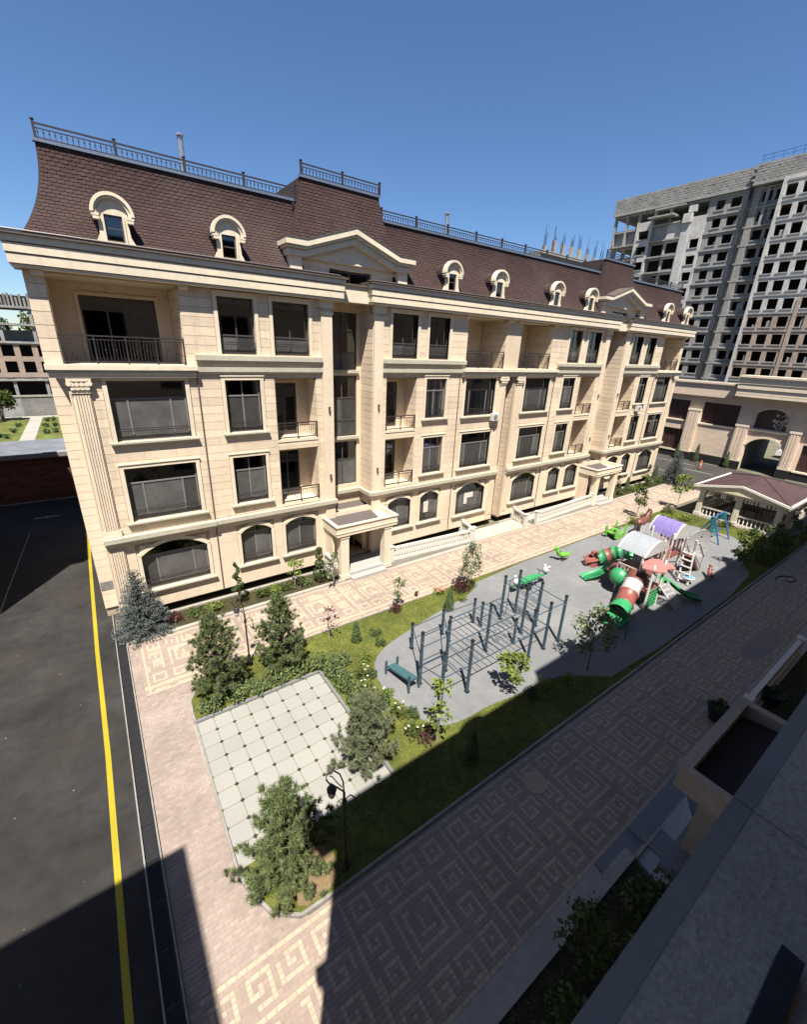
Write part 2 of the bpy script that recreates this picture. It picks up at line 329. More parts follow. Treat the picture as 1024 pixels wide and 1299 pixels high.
# pavers: key pattern in cream and brown
SP=["0000000","0111110","0100010","0101010","0101110","0100000","0111100"]
SQ=["0000000","0111110","0100010","0101010","0100010","0111110","0000000"]
def rot7(b,k):
    for _ in range(k): b=[''.join(r) for r in zip(*b[::-1])]
    return b
BIG=[[0]*14 for _ in range(14)]
for i in range(14):
    for j in range(14):
        d=min(i,j,13-i,13-j); v=1 if d==1 else 0
        if d==3 and not (i==10 and 5<=j<=8): v=1
        if j in(6,) and 5<=i<=8: v=1
        if i==5 and 5<=j<=8: v=1
        BIG[i][j]=v
PAT=np.zeros((30,30),int); PAT[0,:]=1; PAT[:,0]=1
for bi in range(4):
    for bj in range(4):
        if bi in(1,2) and bj in(1,2): continue
        blk=SQ if (bi in(0,3) and bj in(0,3)) else rot7(SP,(bi+bj*3)%4)
        for i in range(7):
            for j in range(7): PAT[1+bi*7+i,1+bj*7+j]=int(blk[i][j])
for i in range(14):
    for j in range(14): PAT[8+i,8+j]=BIG[i][j]
path=struct('paved_path', MB().box(-.555,47.5,2.42,5.62,-.3,-.007,JOINT).box(-.555,.95,5.62,14.62,-.3,-.007,JOINT).box(-.555,47.5,14.62,18.25,-.3,-.007,JOINT).box(.95,1.9,5.62,7.4,-.3,-.007,JOINT).box(.95,1.9,12.9,14.62,-.3,-.007,JOINT).box(36.5,47.5,5.62,6.4,-.3,-.007,JOINT))
near=[]; rest=MB(); PV=[]
def paver(x0,x1,y0,y1,m):
    g=.0025; PV.append((x0+g,x1-g,y0+g,y1-g,m))
def band(y0,n,x0,x1,yc,xc):
    nxc=int(round((x1-x0)/.1))
    for j in range(n):
        y=y0+j*.1; pj=int(math.floor((y+.05-yc)/.1+15))%30; i=0; off=j%2
        edge=(j==0 or j==n-1)
        while i<nxc:
            x=x0+i*.1; pi=int(math.floor((x+.05-xc)/.1+15))%30
            m=1 if edge else PAT[pj,pi]
            w=1
            if i+1<nxc and (i+off)%2==0:
                p2=int(math.floor((x+.15-xc)/.1+15))%30
                if (1 if edge else PAT[pj,p2])==m: w=2
            paver(x,x+.1*w,y,y+.1,CREAM if m else PINK); i+=w
band(2.55,30,-.35,47.4,4.07,4.05)
band(14.75,34,-.25,47.4,16.6,10.4)
gx=np.array
for j in range(124):            # plain rose bricks of the west walk
    y=5.57+j*.1
    if 14.70<y: break
    for i in range(-1,13):
        x=-.55+i*.2+(.1 if j%2 else 0)
        a=max(x,-.55); b=min(x+.2,1.95)
        if b-a<.05: continue
        cxy=((a+b)/2,y+.05)
        if inpoly(np.array([cxy[0]]),np.array([cxy[1]]),GARDEN)[0] or (PLAZA[0]-.05<cxy[0] and PLAZA[2]-.05<cxy[1]<PLAZA[3]+.1): continue
        paver(a,b,y,y+.1,ROSE)
for j in range(30):
    for i in range(2): paver(-.55+.1*i,-.45+.1*i,2.55+j*.1,2.65+j*.1,ROSE)
for j in range(34):
    for i in range(3): paver(-.55+.1*i,-.45+.1*i,14.75+j*.1,14.85+j*.1,ROSE)
for j in range(7):
    for i in range(105): paver(36.6+.1*i,36.7+.1*i,5.65+j*.1,5.75+j*.1,PINK)
PV=[p for p in PV if not inpoly(np.array([(p[0]+p[1])/2]),np.array([(p[2]+p[3])/2]),GARDEN)[0]]
def keyp(p):
    x=(p[0]+p[1])/2; y=(p[2]+p[3])/2; return (x-.3)**2+(y-4.6)**2+(1e3 if x>1.6 and y<5.2 and (x-1.1)>(y-3.0)*.42+.8 else 0)
PV.sort(key=keyp)
def pavergeo(mb,x0,x1,y0,y1,m,z0,z1):
    h=.006
    mb.add([(x0,y0,z0),(x1,y0,z0),(x1,y1,z0),(x0,y1,z0),(x0+h,y0+h,z1),(x1-h,y0+h,z1),(x1-h,y1-h,z1),(x0+h,y1-h,z1)],[(4,5,6,7),(0,1,5,4),(1,2,6,5),(2,3,7,6),(3,0,4,7)],m)
pm={}
for k,(x0,x1,y0,y1,m) in enumerate(PV):
    dz=random.uniform(-.003,.003)
    if k<300:
        key=(round(x1-x0,3),m.name)
        if key not in pm:
            q=MB(); pavergeo(q,0,x1-x0,0,y1-y0,m,-.02,0); pm[key]=q.mesh('paver')
        obj('paver',pm[key],path,loc=(x0,y0,dz))
    else: pavergeo(rest,x0,x1,y0,y1,m,-.02,dz)
obj('paver_field',rest,path,kind='stuff')
struct('edge_band', MB().box(-.555,8.3,2.30,2.55,-.2,-.004,CONC).box(16,47.5,2.30,2.55,-.2,-.004,CONC).box(-.555,9.6,18.22,18.42,-.2,.07,CONC).box(36.2,47.4,18.22,18.42,-.2,.07,CONC).box(13.0,19.4,17.95,18.22,-.2,.02,CONC).box(25.6,33.4,17.95,18.22,-.2,.02,CONC))
wp=[(21.6+.3*0+1.9*math.cos(a)*(1+.12*math.sin(3*a)),3.35+.55*math.sin(a)*(1+.2*math.cos(2*a))) for a in [6.2832*i/28 for i in range(28)]]
wp=[(x+1.6,y) for x,y in wp]
struct('wet_patch',polyflat(wp,.007,mat('wet_paver_stain',(.175,.138,.115),(.155,.12,.10),scale=6,rough=.45,bump=.2,bscale=60)))
# manhole cover
mh=thing('manhole_cover','round cobbled manhole cover set in the shaded key-pattern path','manhole cover',(8.85,4.82,0))
q=MB(); q.lathe(8.85,4.82,[(.30,0),(.36,0),(.36,.014),(.30,.014)],CREAM,24); obj('rim',q,mh)
q=MB(); q.lathe(8.85,4.82,[(.30,-.01),(.30,.011),(.01,.012)],PINK,24); obj('plate',q,mh)
q=MB()
for a in range(20):
    t=a*2.4; r=.05+.012*a; q.box(8.85+r*math.cos(t)-.025,8.85+r*math.cos(t)+.025,4.82+r*math.sin(t)-.025,4.82+r*math.sin(t)+.025,.0125,.02,CREAM)
obj('stud',q,mh,kind='stuff')
# ---------------------------------------------------------------- apartment building opposite
YF=20.0; AX=11.1
B=thing('apartment_building','cream stone apartment block with brown mansard roof and arched dormers across the courtyard','apartment building',(23,20,0))
def bp(name,mb,parent=None,**k): return obj(name,mb,parent or B,**k)
WC={}
def wmesh(key,fn):
    if key not in WC: WC[key]=fn()
    return WC[key]
def arch_pts(w,h,hs,n=12):
    # segmental arch from (0,hs) to (w,hs) rising to h
    rise=h-hs; R=(w*w/4+rise*rise)/(2*rise); a=math.asin(min(1,w/2/R)); cz=h-R
    return [(w/2+R*math.sin(-a+2*a*i/n),cz+R*math.cos(-a+2*a*i/n)) for i in range(n+1)]
def window(x,z,w,h,parent=None,spring=None,y=YF,mull=2,rail=True,sill=True,film=True,curtain=False,trim=.15,gf=False,transom=.70):
    parent=parent or B; key=(round(w,2),round(h,2),spring,mull,rail,sill,film,trim,gf,transom,curtain)
    fm=GFRAME if gf else FRAME
    def surround():
        q=MB(); t=trim
        if t:
            top=h if not spring else spring
            q.box(-t,0,-.055,.2,-.0,top+(t if not spring else 0),TRIM).box(w,w+t,-.055,.2,0,top+(t if not spring else 0),TRIM)
            if not spring: q.box(0,w,-.055,.2,h,h+t,TRIM); q.box(-t-.03,w+t+.03,-.09,.0,h+t,h+t+.05,TRIM)
            else:
                ap=arch_pts(w,h,spring)
                for i in range(len(ap)-1):
                    a,b=ap[i],ap[i+1]; q.prism([a,b,(b[0],h+.001),(a[0],h+.001)],'y',.0,.3,SMOOTH)
                    cx,cz=w/2,spring-w*.25
                    def o(p): 
                        v=Vector((p[0]-cx,p[1]-cz)); v.normalize(); return (p[0]+v.x*t*1.1,p[1]+v.y*t*1.1)
                    q.prism([a,b,o(b),o(a)],'y',-.055,.05,TRIM)
        return q.mesh('window')
    o=obj('window',wmesh(('s',)+key,surround),parent,loc=(x,y,z))
    def frame():
        q=MB(); f=.055; y0,y1=.20,.27
        q.box(0,f,y0,y1,0,h,fm).box(w-f,w,y0,y1,0,h,fm).box(f,w-f,y0,y1,0,f,fm).box(f,w-f,y0,y1,h-f,h,fm)
        zt=h*transom; q.box(f,w-f,y0+.003,y1-.003,zt-.03,zt+.03,fm)
        for k in range(1,mull+1):
            xm=w*(.22 if k==1 else .78) if mull==2 else w*k/(mull+1)
            q.box(xm-.03,xm+.03,y0+.006,y1-.006,f,h-f if mull!=2 else zt,fm)
        return q.mesh('frame')
    obj('frame',wmesh(('f',)+key,frame),o)
    # panes
    zt=h*transom; xs=[0]+([w*.22,w*.78] if mull==2 else [w*k/(mull+1) for k in range(1,mull+1)])+[w]
    gm=GLASSC if curtain else GLASS
    for i in range(len(xs)-1):
        m=FILM if (film and not curtain) else gm
        pm_=wmesh(('p',round(xs[i+1]-xs[i],2),round(zt,2),m.name),lambda:MB().box(.02,xs[i+1]-xs[i]-.02,.232,.24,.03,zt-.02,m).mesh('pane'))
        obj('pane',pm_,o,loc=(xs[i],0,0))
    pm_=wmesh(('pt',round(w,2),round(h,2),round(zt,2),gm.name),lambda:MB().box(.03,w-.03,.232,.24,zt+.02,h-.03,gm).mesh('pane')); obj('pane',pm_,o)
    if curtain:
        def cu():
            q=MB(); n=int(w/.07)
            for i in range(n):
                xx=w*i/n
                if .30*w<xx<.42*w or .70*w<xx<.76*w: continue
                d=.03*math.sin(i*1.9); q.box(xx,xx+w/n*.96,.30+d,.31+d,.05,h*.93,CURT)
            return q.mesh('curtain')
        obj('curtain',wmesh(('c',)+key,cu),o)
    if sill:
        def si():
            q=MB(); q.box(-.25,w+.25,-.17,.02,-.07,0,CAP).box(-.22,w+.22,-.11,.02,-.14,-.07,TRIM); q.box(0,w,.0,.2,-.03,0.004,TRIM); return q.mesh('sill')
        obj('sill',wmesh(('si',)+key,si),o)
    if rail:
        def ra():
            q=MB(); y0=.06
            for zz in (.06,.38,.46): q.box(0,w,y0,y0+.03,zz,zz+.03,IRON)
            n=int(w/.1)
            for i in range(n+1): q.box(w*i/n-.007,w*i/n+.007,y0+.005,y0+.025,.09,.38,IRON)
            return q.mesh('guard_rail')
        obj('guard_rail',wmesh(('r',)+key,ra),o)
    return o
def railing(x0,x1,y,z,h=.95,ends=(),parent=None,name='balcony_railing'):
    q=MB(); w=x1-x0
    q.box(x0,x1,y-.03,y+.03,z+h-.05,z+h,IRON).box(x0,x1,y-.015,y+.015,z+h-.16,z+h-.13,IRON).box(x0,x1,y-.015,y+.015,z+.08,z+.11,IRON)
    n=max(1,int(round(w/1.0)))
    for i in range(n+1):
        xx=x0+.03+(w-.06)*i/n; q.box(xx-.025,xx+.025,y-.025,y+.025,z,z+h-.05,IRON)
    for e in ends: q.box(e-.03,e+.03,y,y+.5,z+h-.05,z+h-.005,IRON)
    o=obj(name,q,parent or B)
    q=MB(); n=int(w/.11)
    for i in range(1,n): 
        xx=x0+w*i/n; q.box(xx-.009,xx+.009,y-.009,y+.009,z+.11,z+h-.16,IRON)
        if i%3==0: q.ball((xx,y,z+h*.5),.028,IRON,6,4)
    obj('bars',q,o,kind='stuff')
    return o
PANELS=[]
def cladding(x0,x1,z0,z1,rh,ops,y=YF,plen=1.15,th=.03):
    n=max(1,round((z1-z0)/rh)); rh=(z1-z0)/n
    for k in range(n):
        a=z0+k*rh; b=a+rh; blk=sorted([(o[0],o[1]) for o in ops if o[2]<b-.02 and o[3]>a+.02]); cur=x0; seg=[]
        for p,q in blk:
            if p>cur+.02: seg.append((cur,min(p,x1)))
            cur=max(cur,q)
        if cur<x1-.02: seg.append((cur,x1))
        for o in ops:
            if o[2]<b-.02 and o[3]>a+.02:
                p,q=max(o[0],x0),min(o[1],x1)
                if q-p<.05: continue
                if o[2]>a+.04: PANELS.append((p,q,a,o[2],y,th))
                if o[3]<b-.04: PANELS.append((p,q,o[3],b,y,th))
        for p,q in seg:
            if q-p<.02: continue
            m=max(1,round((q-p)/plen)); st=(q-p)/m
            cuts=[p]+[p+st*(i+(.0 if m==1 else (.18 if k%2 else -.18))) for i in range(1,m)]+[q]
            for i in range(m): PANELS.append((cuts[i],cuts[i+1],a,b,y,th))
def mir(o): return (2*AX-o[1],2*AX-o[0])+tuple(o[2:])
BIGW=(.58,3.26); SMW=(4.82,6.34); LOG=(7.0,9.07)
WALLX=(-.56,22.76)
for sec in (0,1):
    ox=0 if sec==0 else 23.9
    S_=lambda o:(o[0]+ox,o[1]+ox)+tuple(o[2:])
    both=lambda o:[S_(o),S_(mir(o))]
    ops=[]; 
    win=[]
    for z,h in ((8.08,2.32),(4.68,2.32)):
        for i,o in enumerate(both(BIGW+(z,z+h))): win.append(('big',o,i,z)); ops.append(o)
        for i,o in enumerate(both(SMW+(z+.04,z+h))): win.append(('small',o,i,z)); ops.append(o)
    for o in both(BIGW+(1.36,3.56)): win.append(('abig',o,0,1)); ops.append(o)
    for o in both(SMW+(1.50,3.52))+both((7.07,8.78,1.5,3.50)): win.append(('asmall',o,0,1)); ops.append(o)
    for o in both((4.83,6.32,11.45,13.65))+both((7.1,8.78,11.45,13.65)): win.append(('top',o,0,11)); ops.append(o)
    logs=both(LOG+(7.62,10.47))+both(LOG+(4.34,7.13))
    ll=S_((-.56,3.46,10.98,13.86)); lr=S_((18.78,22.15,10.98,13.86))
    if sec==1: ll=S_((-.55,2.9,10.98,13.86)); lr=S_((18.85,22.3,10.98,13.86))
    logs+= [ll,lr]; ops+=logs
    rec=S_((9.95,12.28,3.3,13.9)); ent=S_((10.05,12.2,.3,2.75)); ops+=[rec,ent]
    # --- backing wall with openings
    x0,x1=WALLX[0]+ox,WALLX[1]+ox
    q=MB(); wallgrid(q,x0,x1,.45,13.9,ops,YF+.03,YF+.38,BACK,'x'); bp('wall',q)
    # near-black sheets behind the windows stand in for unlit rooms
    q=MB()
    for k,o,i,z in win: q.box(o[0]-.2,o[1]+.2,YF+.42,YF+.46,o[2]-.2,o[3]+.15,DARK)
    bp('dark_room_backing',q)
    for k,o,i,z in win:
        w=o[1]-o[0]; h=o[3]-o[2]
        if k=='big': window(o[0],o[2],w,h,mull=2,film=not(sec==0 and i==1 and z>8),curtain=(sec==0 and i==1 and z>8) or (sec==1 and i==1 and z<8),gf=True)
        elif k=='small': window(o[0],o[2],w,h,mull=1,curtain=(i==1 and (z>8 or sec==1)),gf=True)
        elif k=='abig': window(o[0],o[2],w,h,spring=1.70,mull=2,gf=True,transom=.72)
        elif k=='asmall': window(o[0],o[2],w,h,spring=1.70,mull=1,gf=True,transom=.8)
        else: window(o[0],o[2],w,h,mull=1 if sec==0 else 1,sill=False,film=True,transom=.34 if sec==0 else .4)
    # --- cladding panels
    ex=[(o[0]-.16,o[1]+.16,o[2]-.15,o[3]+.2) for k,o,i,z in win]+[(o[0]-.0,o[1]+.0,o[2]-.1,o[3]) for o in logs]+[rec,ent]
    pil=[S_((9.37,9.95,0,14)),S_((12.28,12.83,0,14)),S_((-.56,.05,0,10.5)),S_((22.1,22.76,0,10.75))]
    if sec==1: pil[2]=S_((-.56,.1,0,10.75))
    cladding(x0,x1,4.2,10.5 if 0 else 10.72,.345,ex+pil)
    cladding(x0,x1,11.42,13.88,.345,ex+[S_((9.37,9.95,0,14)),S_((12.28,12.83,0,14))])
    cladding(x0,x1,.45,3.72,.82,ex+[p for p in pil],plen=1.6,th=.026)
    cladding(x0,x1,10.72,11.42,.7,[S_((9.37,12.83,0,14))]+[(l[0],l[1],10.9,14) for l in (ll,lr)],plen=1.8,th=.024)
    # --- pilasters
    for x in (9.37,12.28):
        q=MB().box(x+ox,x+ox+.56,YF-.10,YF+.03,.3,13.55,SMOOTH).box(x+ox-.06,x+ox+.62,YF-.17,YF+.03,13.55,13.9,TRIM).box(x+ox-.04,x+ox+.60,YF-.15,YF+.02,13.3,13.42,TRIM); bp('pilaster',q)
        for zz in (8.85,5.35): q=MB().box(x+ox+.26,x+ox+.33,YF-.2,YF-.1,zz,zz+.22,FLASH).box(x+ox+.25,x+ox+.34,YF-.24,YF-.14,zz+.22,zz+.26,FLASH); bp('wall_sconce',q)
    flp=[(-.52,.04)] if sec==0 else [(-.30,.26)]
    flp.append((21.98,22.54) if sec==0 else (22.2,22.76))
    for a,b in flp:
        a+=ox;b+=ox
        q=MB(); q.box(a,b,YF-.05,YF+.03,4.2,9.95,SMOOTH)
        for i in range(6):
            xx=a+.03+i*(b-a-.06)/6; q.box(xx+.008,xx+(b-a-.06)/6-.012,YF-.10,YF-.05,4.5,9.9,SMOOTH)
        q.box(a-.04,b+.04,YF-.12,YF-.0,4.2,4.48,TRIM).box(a,b,YF-.06,YF+.03,.5,3.7,SMOOTH)
        for i in range(6):
            xx=a+.03+i*(b-a-.06)/6; q.box(xx+.008,xx+(b-a-.06)/6-.012,YF-.10,YF-.06,.9,3.66,SMOOTH)
        pl=bp('fluted_pilaster',q)
        q=MB().box(a-.02,b+.02,YF-.13,YF,9.97,10.08,TRIM).box(a+.03,b-.03,YF-.13,YF,10.08,10.38,TRIM).box(a-.09,b+.09,YF-.2,YF,10.40,10.5,TRIM)
        for xx in (a-.03,b+.03):
            n=10; q.prism([(xx+.085*math.cos(2*math.pi*t/n),10.32+.085*math.sin(2*math.pi*t/n)) for t in range(n)],'y',YF-.21,YF-.03,TRIM)
        for r in range(2):
            for i in range(4):
                xx=a+.06+i*(b-a-.12)/3; zz=10.10+.13*r; q.prism([(xx-.06,zz),(xx+.06,zz),(xx+.075,zz+.09),(xx,zz+.15),(xx-.075,zz+.09)],'y',YF-.18-.02*r,YF-.10,TRIM)
        obj('capital',q,pl)
    # --- loggias with door and railing
    for li,o in enumerate(logs):
        a,b,z0,z1=o; d=1.35; top=li>=4; d=2.3 if li>=4 else 1.05; q=MB(); yb=YF+d
        q.box(a-.2,b+.2,YF+.385,yb+.2,z0-.16,z0-.0,TRIM).box(a,b,YF-.03 if not top else YF+.0,YF+.384,z0-.12,z0+.001,TRIM)
        q.box(a-.2,a,YF+.385,yb+.2,z0,z1+.02,STONE).box(b,b+.2,YF+.385,yb+.2,z0,z1+.02,STONE).box(a,b,YF+.385,yb+.2,z1+.005,z1+.2,TRIM)
        if top:
            dw=(a+.85,b-.55) if (b-a)>3.6 else ((a+.35,a+1.7) if li==5 else (a+.35,a+1.7))
            dz=z1-.45
        else: dw=(a+.16,a+1.42); dz=z1-.30
        wallgrid(q,a,b,z0,z1,[(dw[0],dw[1],z0+.02,dz)],yb,yb+.18,STONE,'x'); q.box(dw[0]-.12,dw[0],yb-.04,yb,z0,dz+.12,TRIM).box(dw[1],dw[1]+.12,yb-.04,yb,z0,dz+.12,TRIM).box(dw[0],dw[1],yb-.04,yb,dz,dz+.12,TRIM)
        # stone courses on the two side walls
        nr=int((z1-z0)/.345)
        for k in range(nr):
            zz=z0+.01+k*.345; q.box(b-.024,b-.001,YF+.02,yb-.045,zz,zz+.327,STONE).box(a+.001,a+.024,YF+.02,yb-.045,zz,zz+.327,STONE)
        bp('loggia',q)
        q=MB(); f=.07; q.box(dw[0],dw[0]+f,yb+.05,yb+.12,z0+.02,dz,FRAME).box(dw[1]-f,dw[1],yb+.05,yb+.12,z0+.02,dz,FRAME).box(dw[0]+f,dw[1]-f,yb+.05,yb+.12,dz-f,dz,FRAME).box(dw[0]+f,dw[1]-f,yb+.05,yb+.12,z0+.02,z0+.12,FRAME)
        nm=3 if dw[1]-dw[0]>2 else 2
        for k in range(1,nm):
            xx=dw[0]+(dw[1]-dw[0])*k/nm; q.box(xx-.035,xx+.035,yb+.053,yb+.117,z0+.12,dz-f,FRAME)
        q.box(dw[0]+f,dw[1]-f,yb+.056,yb+.114,z0+1.9,z0+1.96,FRAME)
        dd=bp('balcony_door',q)
        for k in range(nm):
            xa=dw[0]+f+(dw[1]-dw[0]-2*f)*k/nm; xb=dw[0]+f+(dw[1]-dw[0]-2*f)*(k+1)/nm
            obj('pane',MB().box(xa,xb,yb+.08,yb+.09,z0+.12,dz-.06,GLASS),dd)
        if not top and li in(1,):
            q=MB()
            for k in range(5): q.box(dw[0]+.5+k*.1,dw[0]+.58+k*.1,yb+.11,yb+.12,z0+.2,dz-.3,CURT)
            obj('curtain',q,dd)
        bp('dark_room_backing',MB().box(a,b,yb+.22,yb+.26,z0,z1,DARK))
        railing(a+.02,b-.02,YF+.03 if top else YF-.0,z0,1.0 if top else .8,name='balcony_railing')
        if top:
            for xx in (a-.3,b+.02): bp('bracket',MB().box(xx,xx+.34,YF-.2,YF+.0,13.74,13.89,TRIM))
    # --- stair tower recess: glazing, side walls, bands
    rx0,rx1=9.95+ox,12.28+ox; yr=21.25
    q=MB().box(rx0-.35,rx0,YF+.385,yr+.3,3.3,14.0,STONE).box(rx1,rx1+.35,YF+.385,yr+.3,3.3,14.0,STONE)
    wallgrid(q,rx0,rx1,3.3,14.0,[(rx0+.28,rx1-.28,4.45,13.55)],yr,yr+.25,STONE,'x')
    k=4.2
    while k<13.5: 
        q.box(rx1-.024,rx1-.001,YF+.02,yr-.01,k+.01,k+.335,STONE); k+=.345
    q.box(rx0,rx1,YF+.6,yr+.3,14.0,14.2,TRIM)
    bp('stairwell_recess',q)
    q=MB(); ga,gb=rx0+.28,rx1-.28
    for xx in (ga,gb-.06,(ga+gb)/2-.03): q.box(xx,xx+.06,yr+.06,yr+.13,4.45,13.55,FRAME)
    for zz in (4.45,5.9,6.95,8.1,9.3,10.35,11.6,12.6,13.49): q.box(ga+.06,gb-.06,yr+.063,yr+.127,zz,zz+.06,FRAME)
    st=bp('stair_window',q)
    zs=[4.45,5.9,6.95,8.1,9.3,10.35,11.6,12.6,13.49]
    for i in range(len(zs)-1):
        for xa,xb in ((ga+.06,(ga+gb)/2-.03),((ga+gb)/2+.03,gb-.06)): obj('pane',MB().box(xa,xb,yr+.09,yr+.1,zs[i]+.06,zs[i+1],FILM if i in(0,2,3,5) else GLASS),st)
    obj('stair_flight',MB().box(ga,gb,yr+.5,yr+.6,4.2,13.6,DARK).box(ga,gb,yr+.2,yr+.45,7.15,7.4,CONC).box(ga,gb,yr+.2,yr+.45,10.5,10.75,CONC),st)
    for zz in (7.10,10.62): q=MB().box(rx0+.28,rx1-.28+.1,yr-.16,yr-.005,zz,zz+.16,CAP).box(rx0+.28,rx1-.2,yr-.10,yr-.004,zz-.12,zz,TRIM); bp('stair_ledge',q)
    # --- belt course, ledges
    def belt(a,b,d,y=YF):
        q=MB(); q.box(a,b,y-d*.4,y+.03,3.72,3.84,TRIM).box(a-.02,b+.02,y-d*.65,y+.03,3.84,3.98,TRIM).box(a-.04,b+.04,y-d,y+.03,3.98,4.18,CAP); bp('belt_course',q)
    L0=-.56 if sec==0 else -.30
    belt(L0+ox,3.72+ox,.31); belt(3.77+ox,9.97+ox,.26); belt(12.26+ox,18.4+ox,.26); belt(18.45+ox,(22.56 if sec==0 else 22.8)+ox,.31)
    q=MB().box(rx0-.0,rx1+.0,yr-.22,yr-.001,3.98,4.18,CAP).box(rx0,rx1,yr-.14,yr-.001,3.8,3.98,TRIM)
    q.box(rx1-.22,rx1-.001,YF-.2,yr-.23,3.98,4.181,CAP).box(rx1-.14,rx1-.001,YF-.1,yr-.15,3.80,3.98,TRIM)
    bp('belt_course',q)
    q=MB()
    for a,b in ((3.78,9.36),(12.84,18.72)):
        a+=ox;b+=ox
        bp('string_course',MB().box(a,b,YF-.14,YF+.005,10.74,10.93,CAP).box(a+.02,b-.02,YF-.08,YF+.006,10.64,10.74,TRIM))
        q=MB().box(a,b-.0,YF-.20,YF+.004,11.20,11.40,CAP).box(a+.02,b-.02,YF-.12,YF+.003,11.08,11.20,TRIM).box(a,b,YF-.12,YF+.003,11.40,11.44,TRIM); bp('sill_course',q)
    for a,b in (((-1.1,3.76) if sec==0 else (-.4,3.76)),(18.5,22.7 if sec==0 else 22.9)):
        a+=ox;b+=ox
        q=MB().box(a,b,YF-.30,YF+.02,10.80,10.975,TRIM).box(a+.03,b-.03,YF-.24,YF+.02,10.66,10.80,CAP).box(a+.06,b-.06,YF-.18,YF+.02,10.52,10.66,TRIM); bp('balcony_ledge',q)
    # --- downpipe
    for xx in (3.75,18.42): bp('downpipe',MB().tube([(xx+ox,YF-.03,10.5),(xx+ox,YF-.03,.5)],.028,FLASH,6))
    # --- cornice
    q=MB(); segs=[(-1.08 if sec==0 else 11.8-23.9+23.9-11.8+.0,10.12),(12.18,23.0)] if sec==0 else [(-.9,10.12),(12.18,23.1)]
    def cornice(q,a,b,le,re):
        for d,z0,z1,m in ((.40,13.90,13.98,TRIM),(.46,14.0,14.26,TRIM),(.49,14.30,14.55,TRIM),(.53,14.59,14.78,TRIM),(.62,14.79,14.86,FLASH)):
            q.box(a-(d-.2 if le else 0),b+(d-.2 if re else 0),YF-d,YF+.6,z0,z1,m)
        q.box(a-(.2 if le else 0),b+(.2 if re else 0),YF-.36,YF+.6,14.0,14.70,TRIM)
        q.add([(a-(.5 if le else 0),YF-.63,14.862),(b+(.5 if re else 0),YF-.63,14.862),(b+(.3 if re else 0),YF+.1,14.99),(a-(.3 if le else 0),YF+.1,14.99)],[(0,1,2,3)],FLASH)
        q.tube([(a-(.4 if le else 0),YF-.60,14.90),(b,YF-.60,14.90)],.035,FLASH,6)
    cornice(q,segs[0][0]+ox,segs[0][1]+ox,sec==0,True); cornice(q,segs[1][0]+ox,segs[1][1]+ox,True,sec==1)
    q.box(10.3+ox,12.0+ox,YF-.06,YF+.6,13.92,14.62,TRIM).box(10.3+ox,12.0+ox,YF-.14,YF+.6,14.62,14.70,FLASH)
    bp('cornice',q)
    # --- pediment over the stairwell
    q=MB(); px0,px1=7.95+ox,14.25+ox; pc=AX+ox; yp=YF+.05
    for a in (px0+.05,px1-.60): q.box(a,a+.55,yp-.12,yp+.5,14.8,15.5,TRIM)
    q.box(px0+.65,px1-.65,yp+.08,yp+.5,14.8,15.5,SMOOTH) if 0 else wallgrid(q,px0+.6,px1-.6,14.7,15.5,[(10.0+ox,12.3+ox,14.72,15.28)],yp+.2,yp+.5,SMOOTH,'x')
    q.box(px0+.6,px1-.6,yp+.02,yp+.5,15.5,15.62,TRIM)
    q.prism([(px0+.6,15.62),(px1-.6,15.62),(pc,16.42)],'y',yp+.02,yp+.5,TRIM)
    def rake(e,d,zb,t):
        P=[(px0-e,zb),(px0+.75,zb),(pc,zb+.80),(px1-.75,zb),(px1+e,zb)]
        for i in range(4):
            a,b=P[i],P[i+1]; q.prism([a,b,(b[0],b[1]+t),(a[0],a[1]+t)],'y',yp-d,yp+.7,TRIM)
    rake(.04,.24,15.50,.24); rake(.12,.36,15.76,.10); rake(.20,.46,15.87,.25)
    bp('pediment',q)
    q=MB(); e=.2
    P=[(px0-.22,16.122),(px0+.75,16.122),(pc,16.922),(px1-.75,16.122),(px1+.22,16.122)]
    for i in range(4): a,b=P[i],P[i+1]; q.prism([a,b,(b[0],b[1]+.03),(a[0],a[1]+.03)],'y',yp-.49,yp+.75,FLASH)
    bp('pediment_flashing',q)
    window(10.0+ox,14.72,2.3,.56,y=yp+.2,mull=1,rail=False,sill=False,film=False,trim=0,transom=.9)
    bp('dark_room_backing',MB().box(9.8+ox,12.5+ox,yp+.52,yp+.55,14.6,15.5,DARK))
    # --- entrance
    cx0,cx1=9.2+ox,12.98+ox
    q=MB(); yc=18.3
    q.box(cx0,cx1,yc,yc+.16,2.62,3.16,TRIM).box(cx0,cx0+.14,yc+.16,YF+.0,2.62,3.16,TRIM).box(cx1-.14,cx1,yc+.16,YF+.0,2.62,3.16,TRIM).box(cx0-.05,cx1+.05,yc-.05,yc+.14,3.16,3.22,TRIM).box(cx0-.05,cx0+.14,yc+.14,YF,3.16,3.22,TRIM).box(cx1-.14,cx1+.05,yc+.14,YF,3.16,3.22,TRIM).box(cx0-.03,cx1+.03,yc-.03,yc+.1,2.80,2.84,TRIM)
    q.box(cx0+.14,cx1-.14,yc+.16,yr,2.62,2.74,TRIM)
    cn=bp('entrance_canopy',q)
    q=MB().hexa([(cx0+.14,yc+.16,2.74),(cx1-.75,yc+.16,2.74),(cx1-.75,yr-.01,2.74),(cx0+.14,yr-.01,2.74),(cx0+.14,yc+.16,2.86),(cx1-.75,yc+.16,2.86),(cx1-.75,yr-.01,3.28),(cx0+.14,yr-.01,3.28)],CANR)
    q.box(cx1-.75,cx1-.141,yc+.161,YF,2.741,2.95,TRIM)
    obj('canopy_roof',q,cn)
